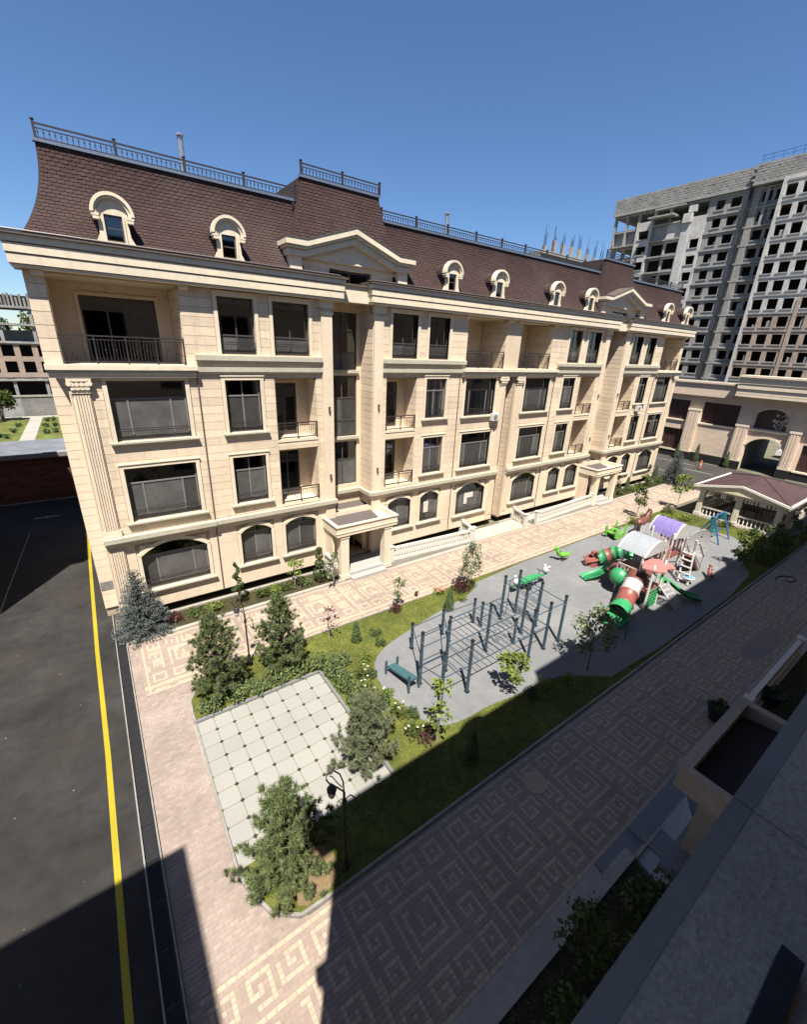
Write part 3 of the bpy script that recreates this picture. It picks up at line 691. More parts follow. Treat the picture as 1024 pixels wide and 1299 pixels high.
    for x in (cx0+.25,cx1-.78): q=MB().box(x,x+.48,yc+.08,yc+.52,0,2.62,TRIM).box(x-.04,x+.52,yc+.04,yc+.56,0,.25,TRIM).box(x-.03,x+.51,yc+.05,yc+.55,2.45,2.62,TRIM); obj('pillar',q,cn)
    q=MB().box(cx0-.0,cx0+.22,yc+.56,YF,.3,2.62,SMOOTH) if 0 else MB().box(cx0+.1,cx0+.22,YF-.9,YF,.3,2.62,SMOOTH)
    obj('side_screen',q,cn)
    q=MB().box(cx0+.75,cx1-.8,yc-.32,yc+.1,-.1,.14,MARB).box(cx0+.75,cx1-.8,yc+.1,yc+.6,-.1,.28,MARB).box(cx0,cx1,yc+.6,yr+.6,-.1,.30,MARB)
    bp('entrance_steps',q)
    q=MB().box(ent[0],ent[0]+.3,YF+.385,yr+.7,.3,2.62,SMOOTH).box(ent[1]-.3,ent[1],YF+.385,yr+.7,.3,2.62,SMOOTH).box(ent[0]+.3,ent[1]-.3,yr+.65,yr+.7,.3,2.62,DARK).box(ent[0]+.3,ent[0]+.33,YF+.4,yr,.3,.75,TILED).box(ent[1]-.33,ent[1]-.3,YF+.39,yr,.3,.75,TILED)
    bp('entrance_lobby',q)
    q=MB(); e0,e1=ent[0]+.33,ent[1]-.33
    for xx in (e0,e1-.08,(e0+e1)/2-.04): q.box(xx,xx+.08,yr+.2,yr+.28,.3,2.6,GFRAME)
    q.box(e0+.08,e1-.08,yr+.203,yr+.277,2.1,2.18,GFRAME); dd=bp('entrance_door',q)
    for xa,xb in ((e0+.08,(e0+e1)/2-.04),((e0+e1)/2+.04,e1-.08)): obj('pane',MB().box(xa,xb,yr+.235,yr+.245,.3,2.55,GLASS),dd)
    # --- plinth, shaded light well
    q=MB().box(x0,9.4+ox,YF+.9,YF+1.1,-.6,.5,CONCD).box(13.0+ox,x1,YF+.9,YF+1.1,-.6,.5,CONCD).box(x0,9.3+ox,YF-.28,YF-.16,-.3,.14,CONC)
    if sec==0: q.box(13.05,19.5,YF-.28,YF-.16,-.3,.14,CONC)
    else: q.box(13.0+ox,x1,YF-.28,YF-.16,-.3,.14,CONC)
    q.box(x0,x1,YF+.03,YF+.9,.40,.448,BACK)
    bp('plinth',q)
# joint between the two halves, end walls, core
q=MB().box(22.765,23.335,YF+.5,YF+.6,.45,13.9,STONE).box(22.70,22.76,YF+.03,YF+.55,.45,13.9,STONE).box(23.34,23.4,YF+.03,YF+.55,.45,13.9,STONE)
k=.5
while k<13.5:
    q.box(23.316,23.339,YF+.01,YF+.49,k,k+.325,STONE); k+=.345
bp('wall_joint',q)
bp('corner_pier',MB().box(22.2,23.5,YF-.012,YF+.4,10.98,13.9,STONE)); bp('balcony_ledge',MB().box(22.72,23.48,YF-.299,YF+.02,10.801,10.974,TRIM).box(22.72,23.48,YF-.239,YF+.02,10.661,10.80,CAP).box(22.72,23.48,YF-.179,YF+.02,10.521,10.66,TRIM))
q=MB().box(-1.12,-.56,YF+1.0,YF+1.05,.45,10.5,BACK).box(-1.1,-.6,YF+1.05,33.8,.0,14,BACK).box(-.60,-.561,YF+.03,YF+1.0,.45,10.52,SMOOTH)
q.box(46.63,46.66,YF+.38,33.8,0,14,STONE).box(-.6,46.6,33.5,33.8,0,14,STONE)
bp('end_wall',q)
q=MB(); k=.45
while k<10.4:
    q.box(-1.12,-.605,YF+.97,YF+1.0,k+.004,min(k+.345,10.5)-.012,SMOOTH); k+=.345
q.box(-1.1,-.6,YF+.95,YF+.969,1.38,1.78,CONCD)
bp('corner_strip',q)
q=MB(); k=10.98
while k<13.8:
    q.box(-1.08,-.565,YF-.02,YF+1.2,k+.004,min(k+.42,13.89)-.014,STONE); k+=.42
q.box(-1.06,-.58,YF+.0,YF+1.15,10.98,13.9,BACK); bp('corner_pier',q)
bp('floor_slab',MB().box(-1.0,46.5,YF+2.75,33.4,-.5,14.8,DARK))  # solid near-black core behind the rooms, standing in for their darkness
# cladding panels: the 300 largest in view are single objects
PANELS.sort(key=lambda p:(p[0]+p[1])/2)
um=MB().box(0,1,0,1,0,1,STONE).mesh('stone_panel'); um2=MB().box(0,1,0,1,0,1,SMOOTH).mesh('stone_panel')
bigp=MB()
for i,(a,b,z0,z1,y,th) in enumerate(PANELS):
    g=.004; gz=.0065 if th>.028 else .004
    if i<300: bp('stone_panel',um if th>.028 else um2,loc=(a+g,y,z0+gz),scale=(b-a-2*g,th,z1-z0-2*gz))
    else: bigp.box(a+g,b-g,y,y+th,z0+gz,z1-gz,STONE if th>.028 else SMOOTH)
bp('stone_panel_field',bigp,kind='stuff')
# ---------------------------------------------------------------- mansard roof with shingles
def inset(t,amp=1.12,pw=2.1): return amp*(1-(1-t)**pw)
def mansard(x0,x1,yb,zb,zt,amp,left,right,parent,NX=1,rowh=.17,wsh=.34,hipamp=None,pw=2.1):
    hipamp=hipamp or amp
    N=14; q=MB(); prof=[(inset(i/N,amp,pw),zb+(zt-zb)*i/N) for i in range(N+1)]
    hp=[inset(i/N,hipamp,pw) for i in range(N+1)]
    for i in range(N):
        (a,za),(b,zb_)=prof[i],prof[i+1]; l0,l1=(hp[i],hp[i+1]) if left else (0,0); r0,r1=(hp[i],hp[i+1]) if right else (0,0)
        q.add([(x0+l0,yb+a,za),(x1-r0,yb+a,za),(x1-r1,yb+b,zb_),(x0+l1,yb+b,zb_)],[(0,1,2,3)],SHIN2)
        q.add([(x0+l0,yb+a,za),(x0+l1,yb+b,zb_),(x0+l1,33.6,zb_),(x0+l0,33.6,za)],[(0,1,2,3)],SHIN2)
        q.add([(x1-r0,yb+a,za),(x1-r0,33.6,za),(x1-r1,33.6,zb_),(x1-r1,yb+b,zb_)],[(0,1,2,3)],SHIN2)
    t=prof[-1]; q.box(x0+(hp[-1] if left else 0),x1-(hp[-1] if right else 0),yb+t[0]+.02,33.6,zt-.2,zt-.02,TARP)
    o=obj('mansard_roof',q,parent)
    # shingle courses
    q=MB(); L=[0]
    for i in range(N): L.append(L[-1]+math.hypot(prof[i+1][0]-prof[i][0],prof[i+1][1]-prof[i][1]))
    def at(s):
        for i in range(N):
            if s<=L[i+1]+1e-6:
                f=(s-L[i])/(L[i+1]-L[i]); return prof[i][0]+(prof[i+1][0]-prof[i][0])*f,prof[i][1]+(prof[i+1][1]-prof[i][1])*f,hp[i]+(hp[i+1]-hp[i])*f
        return prof[-1][0],prof[-1][1],hp[-1]
    n=int(L[-1]/rowh); rh=L[-1]/n
    for k in range(n):
        a0,z0,h0=at(k*rh); a1,z1,h1=at((k+1)*rh+.0); dx=a1-a0; dz=z1-z0; l=math.hypot(dx,dz); nx,nz=-dz/l,dx/l
        xl=x0+(h1+.01 if left else 0); xr=x1-(h1+.01 if right else 0); m=max(1,int((xr-xl)/wsh)); w=(xr-xl)/m; off=(k%2)*.5*w
        for i in range(m+1):
            xa=max(xl,xl+i*w-off)+.006; xb=min(xr,xl+(i+1)*w-off)-.006
            if xb-xa<.03: continue
            c=min(.05,(xb-xa)*.2); e=.016+random.random()*.006
            def P(x,s,u): return (x,yb+a0+dx*s+nx*u,z0+dz*s+nz*u)
            q.add([P(xa,.22,e),P(xa+c,0,e),P(xb-c,0,e),P(xb,.22,e),P(xb,1,.004),P(xa,1,.004),P(xa+c,0,.0),P(xb-c,0,.0)],[(0,1,2,3,4,5),(1,6,7,2)],SHIN)
        if left:
            for i in range(0):
                ya=yb+a0+i*w+(w/2 if k%2 else 0); e=.02
                q.add([(x0+h0-e,ya+.01,z0),(x0+h0-e,ya+w-.01,z0),(x0+h1-.004,ya+w-.01,z1),(x0+h1-.004,ya+.01,z1)],[(0,3,2,1)],SHIN)
    obj('shingle_field',q,o,kind='stuff')
    q=MB()
    q.box(x0+(hp[-1] if left else 0)-.06,x1-(hp[-1] if right else 0)+.06,yb+t[0]-.08,yb+t[0]+.1,zt-.04,zt+.05,ZINC)
    obj('roof_flashing',q,o)
    return t
def roofrail(x0,x1,y,z,parent,h=.45,step=2.25):
    q=MB(); q.box(x0,x1,y-.025,y+.025,z+h-.05,z+h,IRON).box(x0,x1,y-.015,y+.015,z+h-.16,z+h-.13,IRON).box(x0,x1,y-.015,y+.015,z+.04,z+.07,IRON)
    o=obj('roof_railing',q,parent); n=max(1,round((x1-x0)/step))
    pm_=wmesh(('rp',h),lambda:MB().box(-.04,.04,-.04,.04,-.05,h+.06,IRON).box(-.055,.055,-.055,.055,h+.06,h+.09,IRON).mesh('post'))
    for i in range(n+1): obj('post',pm_,o,loc=(x0+(x1-x0)*i/n,y,z))
    q=MB(); n=int((x1-x0)/.155)
    for i in range(n): 
        xx=x0+(x1-x0)*(i+.5)/n; q.box(xx-.011,xx+.011,y-.011,y+.011,z+.07,z+h-.13,IRON)
        q.box(xx-.025,xx+.025,y-.02,y+.02,z+.19,z+.23,IRON)
    obj('bars',q,o,kind='stuff')
def dormer(x,parent,deep=1.0):
    def body():
        q=MB(); R=.52
        out=[(-.60,0),(-.56,.12),(-.46,.34),(-.44,.60),(-.44,.86)]+[(R*.88*math.cos(a),.95+R*.88*math.sin(a)) for a in [math.pi*(1-i/12) for i in range(13)]]+[(.44,.86),(.44,.60),(.46,.34),(.56,.12),(.60,0)]
        wx,w0,w1=.27,.14,.94
        # front plate in pieces round the window
        q.prism([(-.60,0),(.60,0),(.57,w0),(-.57,w0)],'y',0,.14,TRIM)
        q.prism([(-.57,w0),(-wx,w0),(-wx,w1),(-.44,w1),(-.44,.60),(-.46,.34),(-.55,.16)],'y',0,.14,TRIM); q.prism([(wx,w0),(.57,w0),(.55,.16),(.46,.34),(.44,.60),(.44,w1),(wx,w1)],'y',0,.14,TRIM)
        q.prism([(-.44,w1)]+[(.44*math.cos(math.pi*(1-i/12)),w1+.02+.44*math.sin(math.pi*(1-i/12))) for i in range(13)]+[(.44,w1)],'y',0,.14,TRIM)
        for r0,r1,d in ((.46,.54,-.10),(.54,.64,-.16)):
            for i in range(14):
                a,b=math.pi*i/14,math.pi*(i+1)/14; c=w1+.0
                q.prism([(r0*math.cos(a),c+r0*math.sin(a)),(r1*math.cos(a),c+r1*math.sin(a)),(r1*math.cos(b),c+r1*math.sin(b)),(r0*math.cos(b),c+r0*math.sin(b))],'y',d,.14,TRIM)
        for s in (-1,1):
            for z0,z1,e in ((.84,.93,.0),(.74,.82,-.03)): q.box(min(s*.40,s*(.62+e)),max(s*.40,s*(.62+e)),-.14,.14,z0,z1,TRIM)
            q.box(min(s*wx,s*(wx+.06)),max(s*wx,s*(wx+.06)),-.03,0,w0,w1,TRIM)
        q.box(-.33,.33,-.05,0,w0-.05,w0,TRIM)
        return q.mesh('dormer')
    o=obj('dormer',wmesh('dormer',body),parent,loc=(x,YF-.10,14.88))
    obj('pane',wmesh('dpane',lambda:MB().box(-.26,.26,.08,.09,.15,.93,GLASS).box(-.27,.27,.10,.13,.10,.98,DARK).mesh('pane')),o)
    obj('frame',wmesh('dframe',lambda:MB().box(-.27,-.22,.05,.10,.14,.94,FRAME).box(.22,.27,.05,.10,.14,.94,FRAME).box(-.22,.22,.05,.10,.14,.19,FRAME).box(-.22,.22,.05,.10,.89,.94,FRAME).box(-.22,.22,.055,.095,.52,.56,FRAME).mesh('frame')),o)
    def rf():
        q=MB(); n=12; r=.60
        pts=[(-.52,0),(-.50,.55),(-.60,.88)]+[(r*math.cos(math.pi*(1-i/n)),.94+r*.92*math.sin(math.pi*(1-i/n))) for i in range(n+1)]+[(.60,.88),(.50,.55),(.52,0)]
        q.prism(pts,'y',.14,1.4,SHIN); return q.mesh('dormer_roof')
    obj('dormer_roof',wmesh('droof',rf),o)
mansard(-.85,8.7,YF-.02,14.93,17.80,1.12,True,False,B,hipamp=.85,wsh=.225,rowh=.122); mansard(13.5,32.6,YF-.02,14.93,17.80,1.12,False,False,B,wsh=.225,rowh=.122); mansard(37.4,46.95,YF-.02,14.93,17.80,1.12,False,True,B,hipamp=.85,wsh=.225,rowh=.122)
YT=YF-.02+inset(1)
for x in (1.72,5.52,17.2,20.9,26.4,30.35,41.9,45.6): dormer(x,B)
for i,ox in enumerate((0,23.9)):
    mansard(8.05+ox,14.15+ox,YF+.46,15.55,18.74,.58,True,True,B,rowh=.125,wsh=.225,hipamp=1.05,pw=1.35); bp('tower_base',MB().box(8.2+ox,14.0+ox,YF+.56,YF+2,14.7,15.56,SMOOTH))
    roofrail(9.15+ox,13.15+ox,YF+1.05,18.79,B,step=2.0)
roofrail(.05,8.9,YT+.06,17.85,B); roofrail(13.35,32.85,YT+.06,17.85,B); roofrail(37.3,46.0,YT+.06,17.85,B)
def vent(x,y,h):
    q=MB(); q.lathe(x,y,[(.11,17.5),(.11,17.7+h)],STEEL,10).lathe(x,y,[(.17,17.74+h),(.17,17.79+h),(.02,17.86+h)],STEEL,10)
    for a in range(4): q.box(x+.095*math.cos(a*1.57)-.01,x+.095*math.cos(a*1.57)+.01,y+.13*math.sin(a*1.57)-.01,y+.13*math.sin(a*1.57)+.01,17.7+h,17.75+h,STEEL)
    bp('vent_pipe',q)
vent(4.65,22.2,1.6); vent(18.6,22.4,1.5)
# paper notices, air conditioners
def notice(x,z,w,h,lab): solo('paper_notice',MB().box(x,x+w,YF+.185,YF+.196,z,z+h,GAZW),lab,'notice')
notice(16.35,2.05,.38,.75,'white paper notice taped inside the narrow arched window beside the entrance canopy')
q=MB(); q.box(19.9,20.75,YF+.185,YF+.196,2.42,2.8,GAZW).box(19.9,20.2,YF+.185,YF+.196,2.0,2.42,GAZW)
solo('paper_notice',q,'stepped white paper notice taped to the broad arched window near the white ramp railing','notice')
def ac(x,z,lab):
    t=thing('air_conditioner',lab,'air conditioner',(x,YF-.05,z),'air conditioners hung on the facade')
    obj('casing',MB().box(x,x+.66,YF-.36,YF-.08,z,z+.44,PPOST),t)
    n=14; q=MB(); q.prism([(x+.26+.17*math.cos(6.283*i/n),z+.22+.17*math.sin(6.283*i/n)) for i in range(n)],'y',YF-.375,YF-.361,GFRAME); obj('fan_grille',q,t)
    obj('wall_bracket',MB().box(x+.1,x+.14,YF-.4,YF-.0,z-.04,z,STEEL).box(x+.54,x+.58,YF-.4,YF-.0,z-.04,z,STEEL),t)
ac(21.3,7.75,'white air conditioner beside the paired capitals at the middle of the facade')
ac(40.0,7.5,'white air conditioner between two small windows near the far end of the facade')
# ---------------------------------------------------------------- the block we look from (mirrored twin of the one opposite)
NB=thing('viewpoint_building','cream stone block whose granite ledge and entrance canopy fill the shaded bottom right corner','apartment building',(23,-8,0))
def np_(name,mb,parent=None,**k): return obj(name,mb,parent or NB,**k)
FY=-.05; ZO=.85
q=MB(); wallgrid(q,-1.1,47,.3,15.2,[(-.57,3.46,10.0,13.9),(9.95,12.28,.3,13.9)]+[(a+o,b+o,z,z+2.3) for o in (0,23.9) for a,b in ((4.82,6.34),(15.86,17.38),(18.94,21.6)) for z in (1.2,4.7,8.1)],FY-.4,FY,STONE,'x')
np_('wall',q)
q=MB().box(-1.1,-.7,-14,FY-.4,0,15.2,STONE).box(46.6,47,-14,FY-.4,0,15.2,STONE).box(-1.1,47,-14.3,-14,0,15.2,STONE); np_('end_wall',q)
q=MB().box(-.69,46.59,-13.9,-2.2,0,10.2,DARK).box(-.69,46.59,-13.9,-3.2,10.2,15.2,DARK).box(3.46,46.59,-3.2,-.6,10.3,15.2,DARK).box(-.69,3.46,-3.2,-.46,10.0,10.2,CONC); np_('floor_slab',q)
q=MB()
for o in (0,23.9):
    for a,b in ((4.82,6.34),(15.86,17.38),(18.94,21.6)):
        for z in (1.2,4.7,8.1): q.box(a+o+.02,b+o-.02,FY-.28,FY-.25,z+.02,z+2.28,FILM)
np_('window_panes',q,kind='stuff')
# granite ledge slabs in front of the viewpoint
for a,b in ((-1.2,.262),(.268,1.9),(1.906,3.5)):
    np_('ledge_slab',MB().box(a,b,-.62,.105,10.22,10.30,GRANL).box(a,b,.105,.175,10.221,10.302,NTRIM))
q=MB().box(-1.2,3.5,FY,.10,10.05,10.22,TRIM); np_('ledge_moulding',q)
q=MB().box(1.14,1.42,-.155,-.10,10.302,10.36,IRON).box(.9,3.4,-.30,-.20,10.302,10.40,IRON); np_('railing_foot',q)
q=MB()
for d,z0,z1 in ((.42,13.90,14.3),(.48,14.33,14.60),(.56,14.63,14.86)):
    q.box(-1.5,47.4,FY,FY+d,z0+ZO,z1+ZO,TRIM)
np_('cornice',q)
q=MB(); N=8
for i in range(N):
    a,b=inset(i/N),inset((i+1)/N); z0=14.9+ZO+i*.36; z1=z0+.36
    q.hexa([(-.9+a*.8,-14,z0),(47-a*.8,-14,z0),(47-a*.8,FY-a,z0),(-.9+a*.8,FY-a,z0),(-.9+b*.8,-14,z1),(47-b*.8,-14,z1),(47-b*.8,FY-b,z1),(-.9+b*.8,FY-b,z1)],SHIN)
for o in (0,23.9):
    for i in range(N):
        a,b=inset(i/N,.6),inset((i+1)/N,.6); z0=14.9+ZO+i*.46; z1=z0+.46
        q.hexa([(6.6+o+a,-14,z0),(16.6+o-a,-14,z0),(16.6+o-a,FY-a-.02,z0),(6.6+o+a,FY-a-.02,z0),(6.6+o+b,-14,z1),(16.6+o-b,-14,z1),(16.6+o-b,FY-b-.02,z1),(6.6+o+b,FY-b-.02,z1)],SHIN)
np_('mansard_roof',q)
q=MB()
for x in (3.9,19,26.4,30.3,42): 
    q.prism([(x-.6,15.9)]+[(x+.6*math.cos(math.pi*(1-i/10)),17.0+.6*math.sin(math.pi*(1-i/10))) for i in range(11)]+[(x+.6,15.9)],'y',FY-1.2,FY-.1,TRIM)
np_('dormers',q,kind='stuff')
# its entrance canopy, seen from above
for ox in (0,23.9):
    c0,c1=9.62+ox,13.4+ox; yc=1.9
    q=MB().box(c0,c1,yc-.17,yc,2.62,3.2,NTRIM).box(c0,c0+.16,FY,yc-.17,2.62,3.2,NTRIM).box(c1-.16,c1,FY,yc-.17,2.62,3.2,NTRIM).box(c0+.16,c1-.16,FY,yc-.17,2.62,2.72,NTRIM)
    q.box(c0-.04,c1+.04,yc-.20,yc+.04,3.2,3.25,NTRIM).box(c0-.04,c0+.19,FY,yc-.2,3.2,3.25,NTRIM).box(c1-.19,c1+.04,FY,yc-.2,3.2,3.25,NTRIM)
    cn=np_('entrance_canopy',q)
    obj('canopy_roof',MB().hexa([(c0+.16,FY,2.72),(c1-.16,FY,2.72),(c1-.16,yc-.17,2.72),(c0+.16,yc-.17,2.72),(c0+.16,FY,3.1),(c1-.16,FY,3.1),(c1-.16,yc-.17,2.82),(c0+.16,yc-.17,2.82)],SHIN2),cn)
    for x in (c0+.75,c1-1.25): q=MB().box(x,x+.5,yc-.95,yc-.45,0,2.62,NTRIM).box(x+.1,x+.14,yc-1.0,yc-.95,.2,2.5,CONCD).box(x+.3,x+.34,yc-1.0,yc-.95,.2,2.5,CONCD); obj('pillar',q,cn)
    np_('entrance_steps',MB().box(c0+.2,c1-.1,1.6,2.52,-.2,.15,GRAN).box(c0-.1,c1+.1,FY,1.6,-.2,.3,GRAN))
# landing, ramp and beds at the foot of that block
t=thing('entrance_landing','dark polished granite landing on the shaded path beside the near canopy','landing',(9,2.3,0))
obj('slab',MB().box(8.32,12.0,2.08,2.54,-.2,.06,BLACKP if 0 else GRAN),t); obj('edge',MB().box(8.32,12.0,2.03,2.08,-.2,.09,CONC),t)
t=thing('access_ramp','pale concrete wheelchair ramp rising to the near canopy','ramp',(10,1.8,0))
obj('ramp_slab',MB().hexa([(9.2,1.2,-.1),(10.9,1.2,-.1),(12.0,2.0,-.1),(9.35,2.0,-.1),(9.2,1.2,.04),(10.9,1.2,.28),(12.0,2.0,.28),(9.35,2.0,.04)],MARB),t)
obj('kerb',MB().box(9.3,12,1.98,2.03,.0,.16,CONC),t)
struct('bed_wall', MB().box(-.55,9.3,2.02,2.30,-.3,.10,CONC).box(16.5,47,2.02,2.30,-.3,.10,CONC))
struct('shaded_bed_soil', MB().box(-.55,9.2,FY,2.02,-.3,.04,SOIL).box(14.5,47,FY,2.02,-.3,.04,SOIL))
struct('bed_soil', MB().box(-.4,9.2,18.42,19.72,-.3,.05,SOIL).box(37.1,47.2,18.42,19.72,-.3,.05,SOIL).box(19.6,25.5,18.3,19.72,-.3,-.02,CONC))
# ---------------------------------------------------------------- neighbours that throw the shadows on the road
def plainblock(label,x0,x1,y0,y1,h,top,cat='apartment building',side='y'):
    t=thing('neighbour_building',label,cat,((x0+x1)/2,(y0+y1)/2,0))
    q=MB().box(x0,x1,y0,y1,0,h,STONE); obj('wall',q,t)
    obj('cornice',MB().box(x0-.35,x1+.35,y0-.35,y1+.35,h,h+.8,TRIM),t)
    q=MB()
    i=.9; q.hexa([(x0,y0,h+.8),(x1,y0,h+.8),(x1,y1,h+.8),(x0,y1,h+.8),(x0+i,y0+i,h+.8+top),(x1-i,y0+i,h+.8+top),(x1-i,y1-i,h+.8+top),(x0+i,y1-i,h+.8+top)],SHIN); rf=obj('roof',q,t)
    wm=wmesh(('nbw',),lambda:MB().box(-.02,.06,-.75,.75,0,2.2,FILM).box(-.05,.08,-.9,-.75,-.1,2.35,TRIM).box(-.05,.08,.75,.9,-.1,2.35,TRIM).mesh('window'))
    y=y0+1.6
    while y<y1-1:
        z=1.2
        while z<h-2.3: obj('window',wm,t,loc=(x1,y,z)); z+=3.4
        y+=3
    return t
plainblock('cream stone block with a brown roof across the road behind the viewpoint',-18,-4.9,-16,1.3,15.2,1.0)
plainblock('cream stone block with a brown roof across the road facing the end wall',-22,-6.5,21.4,35.0,15.0,.6)
# ---------------------------------------------------------------- low brick garage, lawn and half-built blocks behind on the left
t=thing('brick_garage','low dark red brick garage with a flat grey roof at the end of the road','garage',(-6,43,0))
q=MB().box(-24,8,40.75,45.5,0,3.45,BRICK); gw=obj('wall',q,t)
bm=MB().box(0,.62,0,.05,0,.19,BRICK).mesh('brick')
k=0
for r in range(14):
    for i in range(18):
        if k<300: obj('brick',bm,gw,loc=(-9.6+i*.65+(.32 if r%2 else 0),40.70,.55+r*.2)); k+=1
obj('roof',MB().box(-24.3,8.3,40.3,46.2,3.46,3.66,TARP).box(-24.3,8.3,40.25,40.3,3.40,3.70,CONCD),t)
obj('roof_sheet',MB().box(-3.6,1.0,40.4,40.9,3.66,3.72,PGREY),t)
struct('rear_pavement', MB().box(-40,20,40.6,41.6,-.2,.06,CONCD))
struct('rear_lawn', MB().box(-24,10,64.0,86.3,-.2,.06,LAWN))
struct('rear_path', MB().prism([(-7.65,62),(-6.2,62),(-6.35,84.4),(-7.75,84.4)],'z',0,.075,CONC).box(-24,10,84.4,86.0,0,.073,CONC))
solo('plank',MB().box(-4.6,-3.2,36.6,36.68,.0,.04,CONC).box(-4.0,-3.85,36.4,36.6,0,.1,CONC),'pale stick lying on the shaded asphalt before the brick garage','plank')
t=thing('garden_wall','grey concrete panel wall behind the small lawn','wall',(-6,87,0))
for i in range(14): obj('wall_panel',MB().box(-26+i*2.5,-23.54+i*2.5,86.9,87.05,0,2.8,CONCD if i%3 else HRC),t)
obj('coping',MB().box(-26,9,86.8,87.15,2.8,3.05,CONC),t)
def smallshrub(name,x,y,z,r,h,mt,n,label,cat,group=None,leaf=.08,base=.06):
    pass
HB=thing('brick_frame_building','unfinished brick and concrete frame building behind the garden wall at the far left','building under construction',(-6,112,0))
sc=110/60.
def hz(z): return 12+(z-12)*sc
q=MB(); ops=[]
for c in range(-6,5):
    x=-4.95*sc-c*0  
for c in range(-8,6):
    xa=(-4.93+c*1.18)*sc; ops+= [(xa,xa+.92*sc,hz(10.75-.05),hz(10.75)),]
ops=[]
for c in range(-8,6):
    xa=(-4.93+c*1.42)*sc
    for z0,z1 in ((9.62,10.72),(8.05,9.15)): ops.append((xa,xa+.95*sc,hz(z0),hz(z1)))
wallgrid(q,-30,4,hz(7.6),hz(11.05),ops,110,110.5,HRBR,'x'); obj('wall',q,HB)
q=MB()
for z in (7.45,11.05,12.72,14.3): q.box(-30,4,109.7,122,hz(z)-.35,hz(z),HRC)
obj('floor_slab',q,HB)
q=MB()
for c in range(-7,5):
    x=(-3.45+c*2.55)*sc
    q.box(x-.25,x+.25,110,110.5,0,hz(7.4)-.3,HRC).box(x-.25,x+.25,110.1,110.6,hz(11.05),hz(12.7)-.35,HRC).box(x-.25,x+.25,110.1,110.6,hz(12.72),hz(14.3)-.35,HRC)
    q.box(x-.25,x+.25,121,121.5,hz(11.05),hz(12.7)-.35,HRC)
obj('column',q,HB,kind='stuff')
q=MB().box(-30,4,114,114.3,hz(11.05),hz(12.1),HRB).box(-30,4,114,114.4,0,hz(11.0),DARK); obj('infill_wall',q,HB)
q=MB()
for c in range(60):
    x=-30+c*.55; h=random.uniform(1.6,2.6); q.box(x,x+.28,110.4+random.random(),110.7+random.random()*.3+1,hz(14.3),hz(14.3)+h*.9,CONCD if c%3 else HRB)
obj('dark_storey_backing',MB().box(-30,4,113,113.3,hz(14.3),hz(14.3)+1.9,DARK),HB)  # near-black sheet stands in for the unlit top storey
obj('formwork',q,HB,kind='stuff')
# ---------------------------------------------------------------- stone podium with the gateway (right)
PX=62.0
P=thing('gateway_building','long cream stone podium building with an arched gateway behind the gazebo','gateway building',(PX,10,0))
def pp(name,mb,parent=None,**k): return obj(name,mb,parent or P,**k)
arch1=(13.58,17.12,.0,3.95); arch2=(13.95,16.95,4.96,7.22)
wins=[(24.1,26.5,.92,3.6),(24.1,26.45,4.8,7.22),(18.65,22.5,4.72,7.25),(8.6,12.05,4.9,7.3),(8.6,12.05,1.0,3.9),(3,7.6,4.9,7.3),(3,7.6,1.0,3.9)]
q=MB(); wallgrid(q,-14,34,0,9.6,wins+[arch1,arch2],PX,PX+.5,PODS,'y'); pp('wall',q)
for (a,b,z0,zt) in (arch1,arch2):
    q=MB(); w=b-a; ap=arch_pts(w,zt-z0,(2.9 if z0<1 else 6.6)-z0)
    for i in range(len(ap)-1):
        s,e=ap[i],ap[i+1]; q.prism([(a+s[0],z0+s[1]),(a+e[0],z0+e[1]),(a+e[0],zt+.002),(a+s[0],zt+.002)],'x',PX,PX+.5,PODS)
        def o(p,t=.22):
            v=Vector((p[0]-w/2,p[1]-.5)); v.normalize(); return (p[0]+v.x*t,p[1]+v.y*t)
        s2,e2=o(s),o(e); q.prism([(a+s[0],z0+s[1]),(a+e[0],z0+e[1]),(a+e2[0],z0+e2[1]),(a+s2[0],z0+s2[1])],'x',PX-.07,PX,TRIM)
    pp('arch',q)
q=MB()
for a,b in ((22.6,23.95),(17.25,18.5),(12.45,13.4),(7.7,8.5)):
    q=MB(); q.box(PX-.35,PX,a,b,.95,6.3 if a>20 else 5.15,PODS).box(PX-.42,PX,a-.05,b+.05,.95,1.2,TRIM).box(PX-.42,PX,a-.05,b+.05,6.1 if a>20 else 4.95,6.35 if a>20 else 5.2,TRIM)
    for i in range(3):
        w=(b-a-.2)/3; q.box(PX-.39,PX-.35,a+.1+i*w+.03,a+.1+(i+1)*w-.03,1.25,6.0 if a>20 else 4.9,PODS)
    pp('pilaster',q)
q=MB().box(PX-.06,PX,18.6,26.5,.0,.95,BLACKP).box(PX-.45,PX+.0,22.55,24,.0,.9,BLACKP).box(PX-.45,PX,17.1,18.55,0,.9,BLACKP).box(PX-.45,PX,12.4,13.45,0,.9,BLACKP).box(PX-.06,PX,-14,12.4,0,.9,BLACKP); pp('plinth',q)
q=MB()
for z0,z1,d in ((7.95,8.16,.52),(8.18,9.2,.48),(9.22,9.40,.56),(9.42,9.62,.66)): q.box(PX-d,PX,19.6,34,z0,z1,PODS)
for z0,z1,d in ((8.35,8.62,1.20),(8.66,9.15,1.16),(9.2,9.7,1.26),(9.75,10.2,1.32),(10.22,10.42,1.40),(10.44,10.66,1.5)): q.box(PX-d,PX+1,-14,19.25,z0,z1,TRIM)
pp('cornice',q)
q=MB()
for a,b in ((13.4,17.3),): q.box(PX-.18,PX,a,b,4.7,4.9,TRIM)
for o in wins: q.box(PX-.14,PX,o[0]-.15,o[1]+.15,o[2]-.16,o[2],TRIM)
pp('sill',q)
